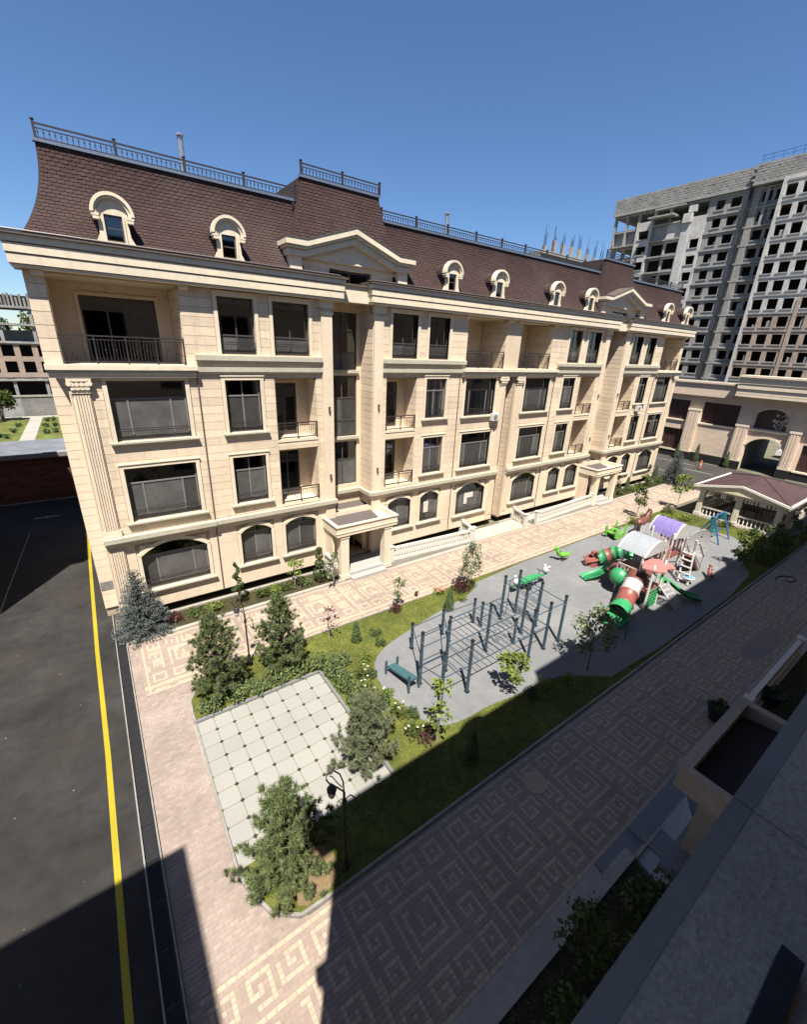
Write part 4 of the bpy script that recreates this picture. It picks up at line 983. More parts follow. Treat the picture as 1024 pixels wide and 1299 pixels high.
for o in wins:
    q=MB().box(PX+.3,PX+.34,o[0],o[1],o[2],o[3],WINRED); w=pp('window',q)
    q=MB(); n=3
    for i in range(n+1):
        y=o[0]+(o[1]-o[0])*i/n; q.box(PX+.24,PX+.3,y-.04,y+.04,o[2],o[3],WOODD)
    q.box(PX+.243,PX+.297,o[0],o[1],o[3]-.75,o[3]-.68,WOODD); obj('frame',q,w)
q=MB().box(PX+.36,PX+.4,14,17,4.9,7.3,WINRED).box(PX+.5,PX+9,-14,13.5,0,9.4,CONCD).box(PX+.5,PX+9,17.2,34,0,9.4,CONCD).box(PX+.5,PX+9,13.5,17.2,4.0,9.4,CONCD); pp('rear_mass',q)  # grey instead of cream stone: the gateway passage's shade is in the colour
q=MB()
for i in range(24):
    a=random.uniform(14.05,15.3); z=random.uniform(5.05,6.7); r=random.uniform(.1,.22); q.prism([(a+r*math.cos(k*1.05),z+r*math.sin(k*1.05)) for k in range(6)],'x',PX+.32,PX+.35,PODS)
pp('stained_panel',q,kind='stuff')
# cladding stones of the podium
q=MB(); k=0; sm=MB().box(0,1,0,1,0,1,PODS).mesh('stone_panel')
for r in range(12):
    z=1.0+r*.31; 
    for i in range(3): pp('stone_panel',sm,loc=(PX-.03,18.65+i*1.31,z),scale=(.03,1.30,.295))
# bollard, car behind the gateway
t=thing('barrier_post','small orange and white barrier post on the parking area before the gateway building','barrier post',(57.3,19.4,0))
obj('post',MB().lathe(57.3,19.4,[(.09,0),(.09,1.0),(.02,1.05)],ORANGE,8),t); obj('band',MB().lathe(57.3,19.4,[(.095,.5),(.095,.75)],GAZW,8),t); obj('base',MB().lathe(57.3,19.4,[(.22,0),(.22,.08),(.1,.12)],BLACKP,8),t)
def car(x,y,label):
    t=thing('parked_car',label,'car',(x,y,0))
    pr=[(-2.1,.35),(-2.15,.75),(-1.9,.95),(-1.3,1.02),(-.7,1.45),(.9,1.48),(1.6,1.05),(2.1,.95),(2.15,.45),(2.1,.35)]
    obj('body',MB().prism([(y+p[0],p[1]) for p in pr],'x',x-.85,x+.85,CARW),t)
    obj('window',MB().prism([(y-1.2,1.03),(y-.68,1.40),(y+.86,1.42),(y+1.45,1.04)],'x',x-.86,x+.86,BLACKP),t)
    for s in (-1.3,1.35):
        for e in (-.8,.62):
            n=12; w=obj('wheel',MB().prism([(y+s+.33*math.cos(6.283*i/n),.33+.33*math.sin(6.283*i/n)) for i in range(n)],'x',x+e-.02,x+e+.2,BLACKP),t)
car(76,15.0,'white car parked beyond the arched gateway')
# ---------------------------------------------------------------- high-rise under construction
HX=110.0; k_=HX/92.
def hy(y): return y*k_
def hzz(z): return 12+(z-12)*k_
H=thing('unfinished_tower','tall unfinished grey concrete apartment tower with empty window openings behind the podium','building under construction',(HX+8,hy(35),0))
def hp_(name,mb,parent=None,**k): return obj(name,mb,parent or H,**k)
ROW=[37.15-2.6*i for i in range(15)]   # window heads
def wallsec(y0,y1,cols,x,m,rows,zt,h=1.38,mat_low=None,lowrow=99):
    ops=[]
    for r in rows:
        for a,b in cols: ops.append((hy(a),hy(b),hzz(ROW[r]-h),hzz(ROW[r])))
    q=MB(); zl=hzz(ROW[lowrow]+.55) if lowrow<15 else -2
    if lowrow<15:
        wallgrid(q,hy(y0),hy(y1),zl,hzz(zt),ops,x,x+.5,m,'y'); wallgrid(q,hy(y0),hy(y1),-1,zl,ops,x,x+.5,mat_low,'y')
    else: wallgrid(q,hy(y0),hy(y1),-1,hzz(zt),ops,x,x+.5,m,'y')
    hp_('wall',q)
    q=MB()
    for r in rows:
        for a,b in cols:
            d=random.choice((0,0,.0,.12)); q.box(x-.12,x-.0,hy(a)-.15,hy(b)+.15,hzz(ROW[r]-h)-.22,hzz(ROW[r]-h)-.02,HRC)
            if random.random()<.18: q.box(x+.2,x+.45,hy(a),hy(a)+(hy(b)-hy(a))*random.uniform(.2,.5),hzz(ROW[r]-h),hzz(ROW[r]-h)+random.uniform(.3,1.5),HRB)
    hp_('sill',q,kind='stuff')
A_=[(36.4,37.9),(38.75,40.05)]
wallsec(35.35,41.0,A_,HX,HRB,range(0,15),38.1)
wallsec(41.0,43.4,[(41.45,42.9)],HX-.2,HRL,range(2,15),35.4)
wallsec(43.4,44.7,[],HX-.45,HRL,[],35.1)
wallsec(44.7,47.4,[(45.0,47.1)],HX,HRL,range(2,15),35.2,h=1.75)
wallsec(47.4,50.2,[(47.7,49.9)],HX+.3,HRC,range(2,15),35.2,h=2.1)
wallsec(50.2,53.2,[(50.7,52.6)],HX-.3,HRL,range(1,15),36.0)
wallsec(53.2,58.2,[(53.7,55.3),(56.0,57.4)],HX+.8,HRC,range(2,15),35.4)
wallsec(33.9,34.9,[],HX+.1,HRB,[],38.1); wallsec(34.9,35.34,[],HX+.5,HRC,[],38.1)
wallsec(30.95,33.9,[(32.45,33.75),(31.1,32.0)],HX+.5,HRB,range(0,15),38.1)
RC_=[(29.35-2.02*i-.35,30.35-2.02*i) for i in range(8)]
wallsec(14.0,30.93,RC_,HX-1.3,HRL,range(-0,15),38.2,h=1.5,mat_low=HRBR,lowrow=7)
hp_('return_wall',MB().box(HX-1.3,HX+.5,hy(30.93),hy(30.95),-1,hzz(38.1),HRC))
q=MB().box(HX-1.45,HX-.9,hy(24.05),hy(24.55),-1,hzz(21.5),HRBR).box(HX-1.42,HX-1.3,hy(30.5),hy(30.93),-1,hzz(38),HRL)
hp_('column',q)
for r in range(15):
    z=hzz(ROW[r]+.62); q=MB().box(HX+.05,HX+16,hy(14),hy(58.2),z-.3,z,HRC)
    q.box(HX-.22,HX+.0,hy(35.4),hy(41.0),z-.3,z-.02,HRC).box(HX-.5,HX-.0,hy(44.8),hy(50.2),z-.32,z-.01,HRC).box(HX-1.42,HX-1.31,hy(14),hy(30.4),z-.25,z,HRC)
    if r>1: q.box(HX-.6,HX,hy(53.3),hy(58.3),z-.25,z+.01,HRC)
    q.box(HX-.1,HX+.5,hy(31),hy(33.6),z-.28,z-.03,HRC)
    hp_('floor_slab',q)
q=MB().box(HX+2.2,HX+2.4,hy(14),hy(53.2),-1,hzz(34.2),DARK).box(HX+7,HX+7.4,hy(14),hy(57),-1,hzz(38),CONCD)  # near-black sheet darkens the window openings; their shade is in its colour
for y in (33,36.2,38.3,41,44,47.4,50.2,53.2,55.6,58):
    for r in (0,1): q.box(HX+.05,HX+.6,hy(y)-.25,hy(y)+.25,hzz(ROW[r]-2.0),hzz(ROW[r]+.4),HRC)
hp_('frame_column_and_dark_sheet',q)
# parapets of stacked blocks
q=MB()
for (ya,yb,x,z0,z1,w) in ((35.35,58.35,HX-.25,38.15,40.75,.62),(14,35.0,HX-.9,38.2,40.75,.9)):
    y=hy(ya); wm=w
    q.box(x+.12,x+.6,hy(ya),hy(yb),hzz(z0),hzz(z1)-.1,HRB)
    rr=0; z=hzz(z0)
    while z<hzz(z1)-.15:
        y=hy(ya)+(rr%2)*.45
        while y<hy(yb)-.3: 
            q.box(x+random.uniform(0,.05),x+.12,y+.03,y+.87,z+.03,z+.42,HRB if random.random()<.93 else HRC); y+=.9
        z+=.45; rr+=1
hp_('parapet_blockwork',q,kind='stuff')
hp_('parapet_edge',MB().box(HX-.5,HX+.6,hy(35.35),hy(58.4),hzz(38.15)-.35,hzz(38.15)-.02,HRC).box(HX-1.3,HX+.6,hy(30.9),hy(35.0),hzz(38.2)-.35,hzz(38.2)-.02,HRC))
hp_('riser_pipe',MB().tube([(HX-.55,hy(35.2),0),(HX-.55,hy(35.2),hzz(40.3))],.22,BLACKP,6))
q=MB()
for i in range(18): q.tube([(HX-.5,hy(14)+i*1.45,hzz(40.7)),(HX-.5,hy(14)+i*1.45,hzz(41.9))],.05,PBLUE,4)
q.tube([(HX-.5,hy(14),hzz(41.9)),(HX-.5,hy(35),hzz(41.9))],.05,PBLUE,4).tube([(HX-.5,hy(14),hzz(41.4)),(HX-.5,hy(35),hzz(41.4))],.04,PBLUE,4); hp_('edge_railing',q)
# balconies, rubble and loose slabs on the open upper storeys
q=MB().box(HX-2.2,HX+.5,hy(46),hy(50.5),hzz(36.0),hzz(36.25),HRC).box(HX-.9,HX,hy(43.3),hy(44.7),hzz(34.6),hzz(36.0),HRL).box(HX-.4,HX+.4,hy(42.9),hy(44.2),hzz(36.2),hzz(37.2),HRL); hp_('balcony_slab',q)
# structure topped with starter bars peeking over the mansard roof
t=thing('rebar_building','unfinished concrete storey with upright starter bars peeking over the mansard roof','building under construction',(66,52,0))
q=MB().box(65.5,89,54,66,0,28.0,HRB).box(65.5,89,53.6,54,27.6,28.1,HRC)
obj('wall',q,t); q=MB()
for i in range(9): x=66.5+i*2.4; q.box(x,x+.6,54,54.6,28.0,28.8+random.random()*1.2,HRC)
obj('column',q,t,kind='stuff'); q=MB()
for i in range(9):
    for j in range(6): x=66.5+i*2.4+random.uniform(-.1,.7); yy=54+.5*random.random(); q.box(x,x+.04,yy,yy+.04,28.0,30.0+random.random()*2.2,IRON)
obj('starter_bar',q,t,kind='stuff')
# ---------------------------------------------------------------- balustrades
BAL=MB().lathe(0,0,[(.055,0),(.055,.05),(.03,.09),(.06,.22),(.055,.30),(.028,.44),(.028,.50),(.05,.54),(.05,.58)],GAZW,8).mesh('baluster')
for p in BAL.polygons: p.use_smooth=True
def balustrade(x0,y0,x1,y1,z,label,h=.9,name='balustrade',dz=0,posts=(1,1),sp=.2,group=None,parent=None,m=GAZW):
    t=thing(name,label,'balustrade',(x0,y0,z),group) if parent is None else parent
    L=math.hypot(x1-x0,y1-y0); ux,uy=(x1-x0)/L,(y1-y0)/L; px,py=-uy,ux
    def bar(za,zb,w,nm,e0=0):
        a=(x0+px*w,y0+py*w); b=(x0-px*w,y0-py*w); c=(x1-px*w,y1-py*w); d=(x1+px*w,y1+py*w)
        q=MB().hexa([(a[0],a[1],z+za),(b[0],b[1],z+za),(c[0],c[1],z+dz+za),(d[0],d[1],z+dz+za),(a[0],a[1],z+zb),(b[0],b[1],z+zb),(c[0],c[1],z+dz+zb),(d[0],d[1],z+dz+zb)],m); return obj(nm,q,t)
    bar(h-.12,h,.085,'top_rail'); bar(.0,h-.12-.58,.08,'bottom_rail')
    n=max(2,int(L/sp))
    for i in range(n):
        f=(i+.5)/n; obj('baluster',BAL,t,loc=(x0+(x1-x0)*f,y0+(y1-y0)*f,z+dz*f+h-.12-.58))
    for k,(x,y,zz) in enumerate(((x0,y0,z),(x1,y1,z+dz))):
        if posts[k]: obj('newel_post',MB().box(x-.12,x+.12,y-.12,y+.12,zz-.1,zz+h+.04,m).box(x-.15,x+.15,y-.15,y+.15,zz+h+.04,zz+h+.10,m),t)
    return t
def ramp(x0,x1,y,label,dz0,dz1,lab2):
    t=thing('access_ramp',lab2,'ramp',(x0,y,0))
    obj('ramp_slab',MB().hexa([(x0,y+.1,-.1),(x1,y+.1,-.1),(x1,y+1.3,-.1),(x0,y+1.3,-.1),(x0,y+.1,dz0),(x1,y+.1,dz1),(x1,y+1.3,dz1),(x0,y+1.3,dz0)],MARB),t)
    obj('side_wall',MB().hexa([(x0,y-.1,-.1),(x1,y-.1,-.1),(x1,y+.1,-.1),(x0,y+.1,-.1),(x0,y-.1,dz0+.02),(x1,y-.1,dz1+.02),(x1,y+.1,dz1+.02),(x0,y+.1,dz0+.02)],CONC),t)
    return balustrade(x0,y,x1,y,dz0+.02,label,h=.82,dz=dz1-dz0,posts=(1,1),sp=.19)
ramp(12.75,19.15,18.45,'long white baluster railing of the ramp running right from the nearer entrance',.30,.04,'sloping ramp along the facade right of the nearer entrance')
balustrade(19.45,18.5,19.75,20.0,.0,'short white balustrade across the near edge of the yellow paved light well',h=.9)
balustrade(24.6,18.3,25.1,19.95,.0,'short white balustrade across the far edge of the yellow paved light well',h=.9)
ramp(25.9,33.0,18.35,'long white railing of the ramp that rises to the farther entrance',.04,.30,'sloping ramp along the facade left of the farther entrance')
balustrade(6+3.25,18.75,9.2+.06,19.9,.3,'short white balustrade left of the nearer entrance steps beside the flowering bush',h=.8,posts=(1,0))
q=MB()
for i in range(14):
    for j in range(4): q.box(20.0+i*.34+.01,20.34+i*.34-.01,18.36+j*.34+.01,18.7+j*.34-.01,-.02,.012+random.random()*.004,mat('yellowish_well_tile',(.62,.56,.36),(.5,.46,.27),scale=3,rough=.8,isl=.12))
obj('well_paving',q,bpy.data.objects['bed_soil'],kind='stuff')
# ---------------------------------------------------------------- gazebo
G=thing('gazebo','white stone gazebo with a maroon hipped roof and balusters beyond the playground','gazebo',(42.6,10,0))
gx0,gx1,gy0,gy1=39.2,45.6,7.45,12.5
obj('floor',MB().box(gx0-.1,gx1+.1,gy0-.1,gy1+.1,-.1,.14,CONC),G)
for x,y in ((gx0,gy1),(gx0,(gy0+gy1)/2),(gx0,gy0),(gx1,gy1),(gx1,gy0),((gx0+gx1)/2,gy1),((gx0+gx1)/2,gy0)):
    q=MB().box(x-.19,x+.19,y-.19,y+.19,.14,2.35,GAZW).box(x-.25,x+.25,y-.25,y+.25,.14,.42,GAZW).box(x-.24,x+.24,y-.24,y+.24,2.18,2.35,GAZW)
    for s in (-.1,.04): q.box(x-.205,x-.19,y+s,y+s+.06,.5,2.1,TRIM)
    obj('column',q,G)
q=MB(); e=.55
q.box(gx0-.2,gx0+.2,gy0-.25,gy1+.25,2.35,2.6,GAZW).box(gx1-.2,gx1+.2,gy0-.25,gy1+.25,2.35,2.6,GAZW).box(gx0+.2,gx1-.2,gy0-.2,gy0+.2,2.35,2.6,GAZW).box(gx0+.2,gx1-.2,gy1-.2,gy1+.2,2.35,2.6,GAZW)
obj('beam',q,G)
q=MB(); yc=(gy0+gy1)/2; xm=(gx0+gx1)/2+.4; a,b,c,d=gx0-e,gx1+e,gy0-e,gy1+e; zt=3.55; ze=2.62
# hipped roof whose front is a low gable
V=[(a,c,ze),(a,d,ze),(b,c,ze),(b,d,ze),(a,yc,3.32),(xm,yc,zt)]
q.add(V,[(0,5,4),(4,5,1),(0,2,5),(1,5,3),(2,3,5)],GAZROOF)
q.add([(p[0],p[1],p[2]-.08) for p in V],[(0,4,5),(4,1,5),(0,5,2),(1,3,5),(2,5,3)],GAZW)
rf=obj('roof',q,G)
q=MB()
def edge(q,p,r,w=.07,h=.13,m=GAZW):
    p=Vector(p); r=Vector(r); u=(r-p).normalized(); s=u.cross(Vector((0,0,1))).normalized()*w
    q.hexa([tuple(p-s-Vector((0,0,h))),tuple(p+s-Vector((0,0,h))),tuple(r+s-Vector((0,0,h))),tuple(r-s-Vector((0,0,h))),tuple(p-s+Vector((0,0,.03))),tuple(p+s+Vector((0,0,.03))),tuple(r+s+Vector((0,0,.03))),tuple(r-s+Vector((0,0,.03)))],m)
edge(q,V[0],V[2],.10,.16);edge(q,V[1],V[3],.10,.16);edge(q,V[2],V[3],.10,.16);edge(q,(a-.01,c,ze),(a-.01,yc,3.33));edge(q,(a-.01,yc,3.33),(a-.01,d,ze)); obj('fascia',q,G)
q=MB().prism([(c+.1,ze-.05),(d-.1,ze-.05),(yc,3.24)],'x',a+.03,a+.3,TRIM)
for i in range(2):
    o=.1+.12*i; edge(q,(a-.0+.02*i,c,ze-o),(a-.0+.02*i,yc,3.33-o),.05,.05,TRIM); edge(q,(a-.0+.02*i,yc,3.33-o),(a-.0+.02*i,d,ze-o),.05,.05,TRIM)
obj('gable',q,G)
for p,r in ((V[0],V[5]),(V[1],V[5]),(V[2],V[5]),(V[3],V[5]),(V[4],V[5])):
    q=MB(); edge(q,(p[0],p[1],p[2]+.02),(r[0],r[1],r[2]+.02),.05,.02,GAZROOF); obj('ridge_cap',q,rf)
for (x0,y0,x1,y1) in ((gx0,gy0+.2,gx0,yc-.2),(gx0,yc+.2,gx0,gy1-.2),(gx1,gy0+.2,gx1,yc-.2),(gx1,yc+.2,gx1,gy1-.2),(gx0+.2,gy1,(gx0+gx1)/2-.2,gy1),((gx0+gx1)/2+.2,gy0,gx1-.2,gy0)):
    balustrade(x0,y0,x1,y1,.14,None,h=.85,parent=G,posts=(0,0),sp=.24)
# lattice fringe under the beams
q=MB()
for (x0,y0,x1,y1) in ((gx0,gy0+.2,gx0,yc-.2),(gx0,yc+.2,gx0,gy1-.2)):
    q.box(x0-.03,x0+.03,y0,y1,2.30,2.35,WOODD).box(x0-.03,x0+.03,y0,y1,1.98,2.03,WOODD)
    n=16
    for i in range(n): y=y0+(y1-y0)*(i+.5)/n; q.box(x0-.02,x0+.02,y-.02,y+.02,2.03,2.3,WOODD)
obj('fringe_rail',q,G)
def bench(name,label,x0,x1,y0,y1,z=.14):
    t=thing(name,label,'bench',((x0+x1)/2,(y0+y1)/2,z))
    for i in range(3): 
        if x1-x0>y1-y0: obj('seat_slat',MB().box(x0,x1,y0+(y1-y0)*i/3+.01,y0+(y1-y0)*(i+1)/3-.01,z+.40,z+.45,WOODD),t)
        else: obj('seat_slat',MB().box(x0+(x1-x0)*i/3+.01,x0+(x1-x0)*(i+1)/3-.01,y0,y1,z+.40,z+.45,WOODD),t)
    for x in (x0+.05,x1-.11):
        for y in (y0+.03,y1-.09): obj('leg',MB().box(x,x+.06,y,y+.06,z,z+.4,WOODD),t)
bench('wooden_bench','dark wooden bench inside the gazebo along its far side',44.3,44.8,8.2,11.8)
bench('wooden_bench','dark wooden bench inside the gazebo along its left side',40.2,43.6,11.5,11.95)
t=thing('gazebo_table','dark wooden table in the middle of the gazebo','table',(42.5,9.9,.14)); obj('tabletop',MB().box(41.8,43.2,9.2,10.6,.84,.9,WOODD),t)
for x in (41.9,43.02):
    for y in (9.3,10.42): obj('leg',MB().box(x,x+.08,y,y+.08,.14,.84,WOODD),t)
# ---------------------------------------------------------------- street lamps
def lamp(x,y,label,h=2.7,rz=0):
    t=thing('garden_lamp',label,'lamp',(x,y,.05),'black scroll-headed garden lamps')
    obj('base',MB().lathe(x,y,[(.12,.05),(.12,.12),(.07,.2),(.06,.45),(.035,.5)],IRON,10),t)
    obj('pole',MB().tube([(x,y,.05),(x,y,h)],.032,IRON,8).lathe(x,y,[(.05,h-.35),(.06,h-.3),(.04,h-.22)],IRON,8),t)
    c,s=math.cos(rz),math.sin(rz); P=lambda u,z:(x+c*u,y+s*u,z)
    q=MB(); q.tube([P(0,h-.05),P(-.02,h+.35),P(-.10,h+.65),P(-.26,h+.88),P(-.40,h+.85),P(-.42,h+.70),P(-.34,h+.52),P(-.18,h+.30),P(0,h+.02)],.018,IRON,6)
    q.tube([P(-.05,h+.2),P(-.16,h+.42),P(-.28,h+.70),P(-.34,h+.76)],.012,IRON,5); q.tube([P(0,h-.25),P(.16,h-.2),P(.30,h-.42),P(.32,h-.75),P(.26,h-.8)],.015,IRON,6).tube([P(0,h-.6),P(.14,h-.5),P(.24,h-.72)],.012,IRON,5)
    obj('scroll_arm',q,t)
    lx,ly,_=P(-.30,0); q=MB().lathe(lx,ly,[(.02,h+.46),(.06,h+.42),(.11,h+.34),(.11,h+.30)],IRON,10); obj('lantern_cap',q,t)
    obj('lantern_glass',MB().lathe(lx,ly,[(.085,h+.30),(.09,h+.18),(.06,h+.10),(.02,h+.08)],PWHITE,10),t); obj('lantern_ring',MB().tube([(lx,ly,h+.44),(lx,ly,h+.53)],.012,IRON,5),t)
lamp(3.31,14.43,'tall black scroll-headed lamp on the lawn edge between the two pines near the facade',2.35,.3)
lamp(3.08,6.01,'tall black scroll-headed lamp at the shaded corner of the lawn near the front pine',2.65,2.2-2.2)
# ---------------------------------------------------------------- workout frame
W=thing('workout_frame','blue grey outdoor workout frame of posts, bars and ladders on the grey rubber ground','workout frame',(11.5,10,.06))
tall=[(8.3,8.6),(9.57,8.57),(13.1,8.6),(14.1,8.59),(15.1,8.57),(8.33,9.87),(9.62,9.87),(11.85,9.85),(14.12,9.85),(15.15,9.85),(14.15,11.13),(15.18,11.12)]
low=[(9.29,11.7),(11.03,11.75),(12.85,11.65),(10.95,11.2),(12.95,11.25),(13.28,9.56)]
def postmesh(h):
    return MB().box(-.045,.045,-.045,.045,0,h,POSTB).box(-.055,.055,-.055,.055,h,h+.05,BLACKP).box(-.051,.051,-.051,.051,h-.42,h-.37,STEEL).box(-.075,.075,-.075,.075,0,.06,BLACKP).mesh('post')
p1=postmesh(2.32); p2=postmesh(1.25)
for x,y in tall: obj('post',p1,W,loc=(x,y,.06))
for x,y in low: obj('post',p2,W,loc=(x,y,.06))
def bar(pts,r=.02): obj('bar',MB().tube(pts,r,POSTB,6),W)
for z in (2.08,): 
    for a,b in (((14.1,8.59),(15.1,8.57)),((14.12,9.85),(15.15,9.85)),((14.15,11.13),(15.18,11.12)),((14.1,8.59),(14.12,9.85)),((15.1,8.57),(15.15,9.85)),((14.12,9.85),(14.15,11.13)),((15.15,9.85),(15.18,11.12)),((13.1,8.6),(14.1,8.59))): bar([(a[0],a[1],z),(b[0],b[1],z)])
bar([(14.1,8.59,1.25),(13.1,8.6,1.25)]); bar([(14.1,8.59,1.25),(14.12,9.85,1.25)])
for z in (.95,1.75,2.25): bar([(8.33,9.87,z),(9.62,9.87,z)])
bar([(8.3,8.6,1.3),(9.57,8.57,1.3)]); bar([(8.3,8.6,1.3),(8.33,9.87,.95)]); bar([(9.57,8.57,1.3),(9.62,9.87,1.3)]); bar([(8.33,9.87,1.3),(9.29,11.7,1.15)]); bar([(9.62,9.87,1.62),(11.03,11.75,1.2)])
bar([(9.29,11.7,1.15),(11.03,11.75,1.15)]); bar([(11.03,11.75,1.15),(12.85,11.65,1.15)])
def ladder(x0,x1,y0,y1,z,n):
    o=obj('ladder',MB().tube([(x0,y0,z),(x1,y0,z)],.024,POSTB,6).tube([(x0,y1,z),(x1,y1,z)],.024,POSTB,6),W)
    for i in range(n): x=x0+(x1-x0)*(i+.5)/n; obj('rung',MB().tube([(x,y0,z),(x,y1,z)],.016,POSTB,5),o)
ladder(9.6,13.1,8.6,9.87,1.26,12); ladder(10.95,14.1,9.90,11.2,1.22,11)
lad=obj('wall_bars',MB().tube([(14.5,11.12,.2),(14.5,11.12,2.1)],.02,POSTB,6).tube([(15.1,9.9,.2),(15.1,9.9,2.1)],.02,POSTB,6),W)
for i in range(8): obj('rung',MB().tube([(15.16,9.87,.35+i*.22),(15.18,11.1,.35+i*.22)],.016,POSTB,5),lad)
for i in range(6):
    x=11.9+i*.24; n=10; q=MB().tube([(x+.0,9.70+.10*math.cos(6.283*k/n),1.0+.10*math.sin(6.283*k/n)) for k in range(n+1)],.012,STEEL,5).tube([(x,9.70,1.1),(x,9.87,1.24)],.006,BLACKP,4); obj('hanging_ring',q,W)
t=thing('sit_up_bench','slanted teal sit-up bench with foot rollers at the left end of the rubber ground','sit-up bench',(7.95,10.5,.06))
q=MB().hexa([(7.62,11.05,.30),(7.98,11.05,.30),(8.12,9.75,.50),(7.76,9.75,.50),(7.62,11.05,.38),(7.98,11.05,.38),(8.12,9.75,.58),(7.76,9.75,.58)],mat('teal_board',(.045,.11,.12),(.035,.09,.10),scale=4,rough=.5)); obj('board',q,t)
for x,y,h in ((7.55,11.02,.66),(8.06,11.0,.66),(7.70,9.72,.86),(8.19,9.74,.86)): obj('leg',MB().tube([(x,y,.06),(x,y,h)],.05,POSTB,8),t)
# ---------------------------------------------------------------- play structure
PG=thing('play_structure','colourful playground tower set with tube slides, grey and lilac barrel roofs and a coral canopy','play structure',(22.5,9.3,.06))
def pgp(n,mb,smooth=False,parent=None): return obj(n,mb,parent or PG,smooth=smooth)
def ppost(x,y,h): obj('post',MB().lathe(x,y,[(.06,.06),(.06,h),(.03,h+.06)],PPOST,10),PG)
for x,y,h in ((21.65,9.65,2.75),(21.35,8.5,2.75),(23.75,8.5,2.75),(23.8,9.7,2.75),(20.95,7.68,2.1) if 0 else (21.0,7.75,2.45),(22.05,7.7,2.2),(22.4,8.7,2.2),(25.1,8.75,2.95),(25.2,9.95,2.95),(26.6,8.75,2.95),(26.6,9.95,2.95)): ppost(x,y,h)
for _b in ((21.4,23.7,8.55,10.2,1.10,1.18),(25.0,26.7,8.7,10.0,1.45,1.53),(21.0,22.4,7.7,8.54,1.02,1.09)): pgp('deck',MB().box(*_b,PBROWN))
# grey barrel roof, axis along x
def barrel(name,p0,p1,w,z,rise,m,endm,rib=0):
    p0=Vector((*p0,0));p1=Vector((*p1,0)); u=(p1-p0).normalized(); s=Vector((-u.y,u.x,0)); n=12; q=MB(); k=6
    prof=[(-w/2+w*i/n,z+rise*math.sin(math.pi*i/n)**.8) for i in range(n+1)]
    for j in range(k):
        a=p0+(p1-p0)*(j/k); b=p0+(p1-p0)*((j+1)/k)
        for i in range(n):
            c,d=prof[i],prof[i+1]; e=.02 if rib and j%2 else 0
            q.add([tuple(a+s*c[0])[:2]+(c[1]+e,),tuple(b+s*c[0])[:2]+(c[1]+e,),tuple(b+s*d[0])[:2]+(d[1]+e,),tuple(a+s*d[0])[:2]+(d[1]+e,)],[(0,1,2,3)],m)
    o=pgp(name,q)
    for e in (p0,p1):
        q=MB(); qq=[tuple(e+s*c[0])[:2]+(c[1]-.01,) for c in prof]; v=u*.10
        q.add([(p[0]-v.x,p[1]-v.y,p[2]) for p in qq]+[(p[0]+v.x,p[1]+v.y,p[2]) for p in qq],[tuple(range(n+1)),tuple(range(n+1,2*n+2))]+[(i,i+1,n+2+i,n+1+i) for i in range(n)],endm); obj('roof_end',q,o)
barrel('grey_roof',(22.5,9.75),(22.45,8.42),2.35,2.66,.66,PGREY,PWHITE)
barrel('lilac_roof',(25.9,10.05),(25.75,8.65),1.4,2.7,.80,PPURP,PWHITE,1)
# coral canopy with a wavy edge
q=MB(); pts=[(20.75,8.2),(21.3,8.45),(22.0,8.62),(22.5,8.2),(22.35,7.9),(22.5,7.55),(22.1,7.25),(21.75,7.45),(21.3,7.3),(20.95,7.6)]
q.prism(pts,'z',2.28,2.36,PCORAL); pgp('coral_canopy',q)
def tubeslide(name,pts,r,mats,open_end=True):
    for i in range(len(pts)-1):
        q=MB(); a=Vector(pts[i]); b=Vector(pts[i+1]); d=(b-a).normalized(); s=d.cross(Vector((0,0,1))).normalized(); u=s.cross(d); n=16; vs=[]
        rr=[(0,r),(0.04,r+.05),(.09,r),(.91,r),(.96,r+.05),(1,r)]
        for f,R in rr:
            p=a+(b-a)*f
            for j in range(n): t=6.2832*j/n; vs.append(tuple(p+(s*math.cos(t)+u*math.sin(t))*R))
        q.add(vs,[(k*n+j,k*n+(j+1)%n,(k+1)*n+(j+1)%n,(k+1)*n+j) for k in range(5) for j in range(n)],mats[i]); pgp(name,q,True)
tubeslide('tube_section',[(21.5,8.65,1.45),(20.95,8.5,1.25),(20.35,8.35,.95),(19.65,8.18,.62)],.44,[PBROWN,PWHITE,PRED])
q=MB(); n=14
for (x0,z0,x1,z1,m) in ((19.65,.62,18.95,.38,PGREEN),):
    vs=[]
    for x,y,z,R in ((19.65,8.18,.62,.46),(19.2,8.08,.48,.52),(18.9,8.0,.40,.56)):
        for j in range(n+1):
            t=math.pi*(-.15+1.3*j/n) if R>.5 else math.pi*(-.5+2*j/n); vs.append((x,y+math.cos(t)*R,z+math.sin(t)*R*.95))
    q.add(vs,[(k*(n+1)+j,k*(n+1)+j+1,(k+1)*(n+1)+j+1,(k+1)*(n+1)+j) for k in range(2) for j in range(n)],PGREEN)
    q.hexa([(18.2,7.5,.07),(19.5,7.7,.07),(19.3,8.65,.07),(18.0,8.4,.07),(18.3,7.6,.16),(19.4,7.75,.24),(19.25,8.55,.24),(18.1,8.3,.16)],PGREEN)
    q.tube([(19.5,7.68,.34),(18.9,7.52,.30),(18.25,7.55,.22),(18.05,7.9,.18),(18.1,8.35,.22),(18.7,8.6,.30),(19.3,8.68,.34)],.07,PGREEN,6)
pgp('slide_exit',q)
tubeslide('tube_section',[(24.3,10.4,1.35),(24.2,10.95,1.15),(24.1,11.3,.95),(23.85,11.6,.72),(23.55,11.9,.52)],.40,[PGREEN,PGREEN,PRED,PGREEN])
